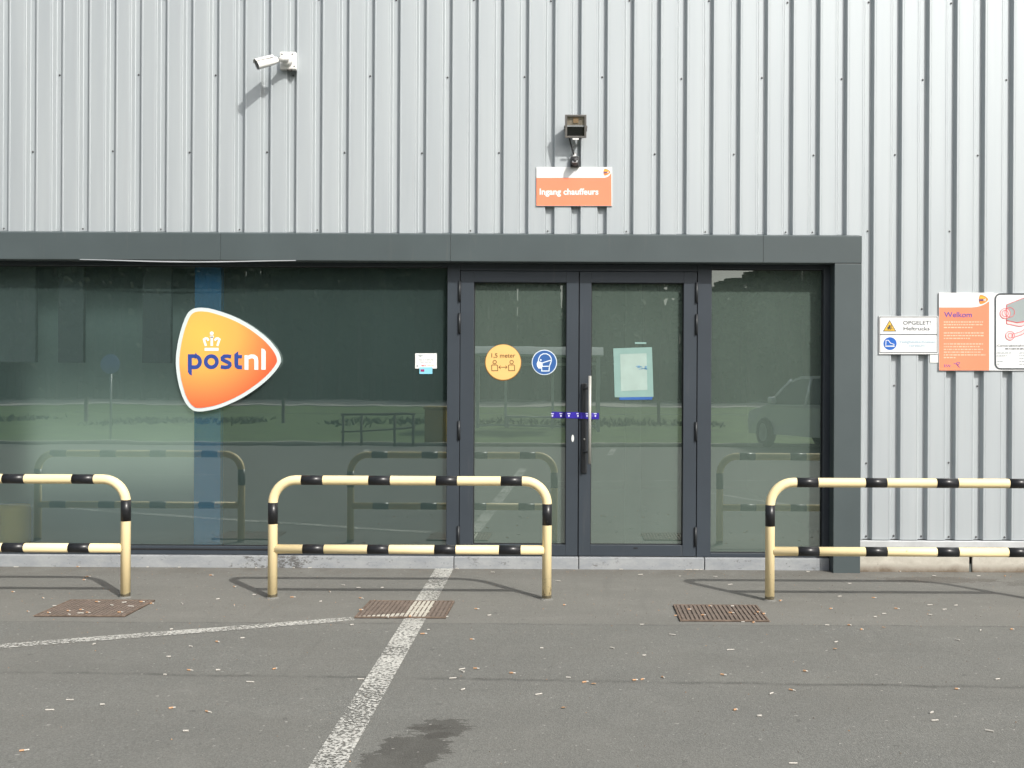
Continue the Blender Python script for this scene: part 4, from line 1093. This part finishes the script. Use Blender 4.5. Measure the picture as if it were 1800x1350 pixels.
# parked car, seen from its side; nose towards -x
def car(cx_, cy_, ang):
    root = thing('parked_car', (cx_, cy_, 0), 'silver estate car parked across the yard near the verge', 'car')
    Rm = Matrix.Rotation(ang, 3, 'Z')
    def b(mb, name, mat):
        for i, v in enumerate(mb.v): v = Vector(v); v.z *= 1.12; mb.v[i] = Rm @ v + Vector((cx_, cy_, 0))
        return mb.build(name, M[mat], root)
    # side outline: x, z lower shell
    lower = [(-2.15, .32), (-2.2, .55), (-2.12, .78), (-1.35, .92), (-1.15, .96), (1.95, 1.0), (2.12, .9), (2.18, .6), (2.12, .32)]
    mb = MB(); n = len(lower)
    secs = [(-.80, .0), (-.88, .0), (.88, .0), (.80, .0)]
    for hw_ in (.88,):
        A_ = [(x, -hw_ * (1 - .07 * (abs(x) > 2.0)), z) for x, z in lower]; B_ = [(x, -y, z) for x, y, z in A_]
        mb.add(A_ + B_, [tuple(range(n)), tuple(range(2 * n - 1, n - 1, -1))] + [(i, (i + 1) % n, n + (i + 1) % n, n + i) for i in range(n)])
    b(mb, 'body', 'car_silver')
    cab = [(-1.2, .95), (-.45, 1.48), (.0, 1.55), (1.5, 1.52), (2.0, 1.02)]
    n = len(cab); A_ = [(x, -.84 + (z - .95) * .28, z) for x, z in cab]; B_ = [(x, -y, z) for x, y, z in A_]
    mb = MB().add(A_ + B_, [tuple(range(n)), tuple(range(2 * n - 1, n - 1, -1))] + [(i, (i + 1) % n, n + (i + 1) % n, n + i) for i in range(n)]); b(mb, 'window_band', 'car_glass')
    mb = MB()
    for s_ in (-1, 1):
        for (p, q_) in (((-1.2, .95), (-.45, 1.49)), ((.35, .96), (.38, 1.54)), ((1.2, .96), (1.15, 1.53)), ((2.0, 1.02), (1.5, 1.53))):
            f_ = lambda x, z: (x, s_ * (.85 - (z - .95) * .28), z)
            mb.tube([f_(*p), f_(*q_)], .035, 6)
    b(mb, 'pillars', 'car_silver')
    rf_ = [(-.5, 1.46), (-.3, 1.52), (.0, 1.57), (1.0, 1.57), (1.52, 1.54)]; n = len(rf_)
    A_ = [(x, -.70, z) for x, z in rf_]; B_ = [(x, .70, z) for x, z in rf_]
    mb = MB().add(A_ + B_, [(i, i + 1, n + i + 1, n + i) for i in range(n - 1)]).add([Vector(v) - Vector((0, 0, .05)) for v in A_ + B_], [(i, i + 1, n + i + 1, n + i) for i in range(n - 1)])
    mb.add(A_ + [Vector(v) - Vector((0, 0, .05)) for v in A_], [(i, i + 1, n + i + 1, n + i) for i in range(n - 1)]).add(B_ + [Vector(v) - Vector((0, 0, .05)) for v in B_], [(i, i + 1, n + i + 1, n + i) for i in range(n - 1)])
    b(mb, 'roof', 'car_silver')
    for x in (-1.35, 1.35):
        for s_ in (-1, 1):
            wv = b(MB().lathe([(.2, -.1), (.30, -.1), (.33, -.07), (.33, .07), (.30, .1), (.2, .1)], (x, s_ * .82, .33), 'Y', 24), 'wheel', 'tyre')
            rm = MB().lathe([(0, s_ * .075), (.19, s_ * .085), (.21, s_ * .09)], (x, s_ * .82, .33), 'Y', 16); b(rm, 'rim', 'galvanised')
    for s_ in (-1, 1):
        b(MB().box(-.95, -.75, s_ * .90, s_ * 1.05, .98, 1.12, c=.04), 'wing_mirror', 'car_silver')
        b(MB().box(2.1, 2.19, s_ * .6, s_ * .82, .72, .92, c=.02), 'tail_lamp', 'car_lamp')
        b(MB().box(-2.19, -2.05, s_ * .55, s_ * .8, .62, .76, c=.02), 'headlamp', 'galvanised')
    return root
car(6.0, -15.4, R(68))

# ------------------------------------------------------------------ cigarette ends and dry leaf bits
lit = """0 85 292 w;435 283 t;790 288 w;980 278 w;445 360 t;465 343 t;70 424 t;228 457 t;148 528 t;290 498 w;515 485 t;590 503 w;655 488 w;750 485 t;800 485 t;690 508 w;258 543 t;362 533 t;365 553 w;430 527 t;465 542 t;425 545 w;635 540 t;1005 712 w;1148 688 t;1278 668 w;890 767 w;1002 838 t;1150 838 w;1320 900 w;908 1037 t;1098 1058 b;128 1262 B;1115 336 t;1238 397 t;1350 298 w;1570 282 w;1650 286 w;1340 440 w;1545 452 t;1690 475 w;1235 495 t;1148 462 w;1740 424 t;368 995 w;960 485 w;903 622 w;495 700 w;870 862 w;1450 830 t;263 1048 w;980 1160 w;540 1020 w
600 798 320 w;1577 332 w;1785 342 w;1143 366 w;10 388 w;90 402 w;215 402 w;105 457 t;105 528 t;245 566 w;365 562 t;556 556 w;715 514 t;780 548 w;1178 493 t;435 645 t;690 675 t;1057 722 w;1428 720 w;635 832 w;640 845 w;712 829 t;588 880 w;903 853 t;1197 877 w;1287 900 t;1330 910 l;1550 890 t;1590 886 t;1697 876 t;1172 1036 l;1585 597 w;1745 650 w;1597 760 w;55 598 w;102 885 w;1765 550 t;620 285 w;1475 300 w;640 940 w;1040 965 w;460 625 w
1200 172 343 w;250 385 w;517 470 t;783 512 t;1010 455 t;1130 512 t;1303 493 w;1307 546 w;1063 540 w;1015 556 w;880 600 t;945 623 t;762 600 w;1060 612 l;1738 622 t;1448 677 w;1570 628 w;808 688 w;803 725 l;252 730 w;215 862 t;648 843 t;577 943 t;467 961 w;279 1047 t;1327 340 w;1560 340 w;110 555 t;145 508 t;262 508 w;35 525 t;385 550 t;400 540 t;430 548 t;318 583 w;375 585 t;258 543 t;1617 1158 w;1448 937 t;827 448 w;1660 885 w;1312 1062 w;1330 1103 w;583 1330 w;660 317 w;1145 316 t;880 380 w;1700 340 t;405 1080 w;1440 495 w;1380 517 w;18 292 w;36 296 w;52 291 w;70 297 w;90 293 w;60 300 w;30 289 w"""
def butt_mesh(kind, L0, rr, name):
    mb = MB(); n = 7
    if kind == 'leaf':
        pts = [(-.5, 0), (-.2, .22), (.2, .2), (.5, 0), (.15, -.25), (-.25, -.2)]
        mb.add([(x * L0, y * L0, .003 + .004 * abs(y) * 3) for x, y in pts] + [(0, 0, .006)], [(i, (i + 1) % 6, 6) for i in range(6)])
        mats = [M['leaf_dry']]
    else:
        cut = {'w': .5, 't': .12, 'b': 0, 'B': .0}[kind]
        mb.tube([(-L0 / 2, 0, rr), (cut * L0, 0, rr * 1.05)], rr, n, mi=0 if kind != 'w' else 1)
        if kind != 'w': mb.tube([(cut * L0, 0, rr * 1.05), (L0 / 2, .08 * L0, rr * .7)], [rr, rr * .75], n, mi=1)
        mats = [M['butt_filter'], M['butt_paper']]
    me = bpy.data.meshes.new(name); me.from_pydata(mb.v, [], mb.f)
    for m in mats: me.materials.append(m)
    me.polygons.foreach_set('material_index', mb.mi); return me
meshes = {'w': [butt_mesh('w', l_, r_, 'cigarette_end') for l_, r_ in ((.030, .0040), (.022, .0045), (.04, .0036))],
          't': [butt_mesh('t', l_, r_, 'cigarette_end') for l_, r_ in ((.032, .0042), (.038, .0040), (.026, .0046))],
          'b': [butt_mesh('b', .055, .0038, 'cigarette_end')], 'B': [butt_mesh('B', .052, .0040, 'cigarette_end')], 'l': [butt_mesh('leaf', .035, 0, 'dry_leaf')]}
seen = {}
for row in lit.split('\n'):
    x00, rest = row.split(' ', 1)
    for it in rest.split(';'):
        a, b, k = it.split(); px, py = int(x00) + float(a) / 3, 900 + float(b) / 3
        q_ = G(px, py, .0)
        on = any(x0 < q_.x < x1 and -1.86 < q_.y < -1.3 for x0, x1 in ((-3.63, -3.02), (-1.475, -.86), (.712, 1.31)))
        q_.z = .0125 if on else .0012
        if q_.y > .02: q_.y = .02
        o = link('dry_leaf' if k == 'l' else 'cigarette_end', random.choice(meshes[k]), None, q_)
        o.rotation_euler = (0, 0, random.gauss(0, .45)); s_ = random.uniform(.7, 1.1); o.scale = (s_, 1.0, 1.0)
        colr = {'w': 'white', 't': 'tan filtered', 'b': 'long tan and white', 'B': 'long orange tipped', 'l': 'brown'}[k]
        noun = 'leaf scrap' if k == 'l' else 'cigarette end'
        if on: where = 'on the grating by the ' + ('leftmost barrier' if q_.x < -2 else 'white line' if q_.x < 0 else 'rightmost barrier')
        elif q_.y > -.35: where = 'at the wall foot ' + ('below the long window' if q_.x < -1.3 else 'below the doors' if q_.x < 1.1 else 'near the plinth')
        elif q_.y > -1.95: where = 'on the asphalt ' + ('around the left barrier' if q_.x < -2.6 else 'under the middle barrier' if q_.x < .1 else 'around the right barrier')
        elif q_.y > -3.3: where = 'on open asphalt ' + ('left of the wide line' if q_.x < -1.1 else 'right of the wide line' if q_.x < 1 else 'before the right barrier')
        else: where = 'on the nearest asphalt ' + ('at lower left' if q_.x < -1.1 else 'near the dark stain' if q_.x < .3 else 'at lower right')
        seen.setdefault((colr, noun, where), []).append(o)
ORD = 'leftmost second third fourth fifth sixth seventh eighth ninth tenth eleventh twelfth thirteenth fourteenth fifteenth'.split()
for (colr, noun, where), os_ in seen.items():
    os_.sort(key=lambda o: o.location.x / (o.location.y - CAMY))
    for i, o in enumerate(os_):
        lab = f'{colr} {noun} {where}'
        if len(os_) > 1: lab += ', ' + (ORD[i] if i == 0 else ORD[i] + ' from left')
        tag(o, lab, 'leaf' if noun == 'leaf scrap' else 'cigarette end', 'litter ' + where)
# pale crumbs of loose grit, too small to count
mb = MB()
for i in range(1500):
    x = random.uniform(-4.5, 4.5); y = random.choice((random.uniform(-5, -.0), random.gauss(-.12, .15), random.gauss(-1.5, .5)))
    if y > .03: continue
    s_ = random.uniform(.0015, .0045); a = random.uniform(0, 6.28)
    p = [(x + s_ * math.cos(a + k * 2.1) * random.uniform(.7, 1.4), y + s_ * math.sin(a + k * 2.1), .0015) for k in range(3)]
    mb.add(p + [(x, y, .0015 + s_)], [(0, 1, 3), (1, 2, 3), (2, 0, 3)], random.choice((0, 0, 1)))
o = mb.build('loose_grit', [M['plinth_concrete'], M['leaf_dry']], recalc=False); tag(o, 'fine pale grit and crumbs scattered over the asphalt', 'grit', kind='stuff')
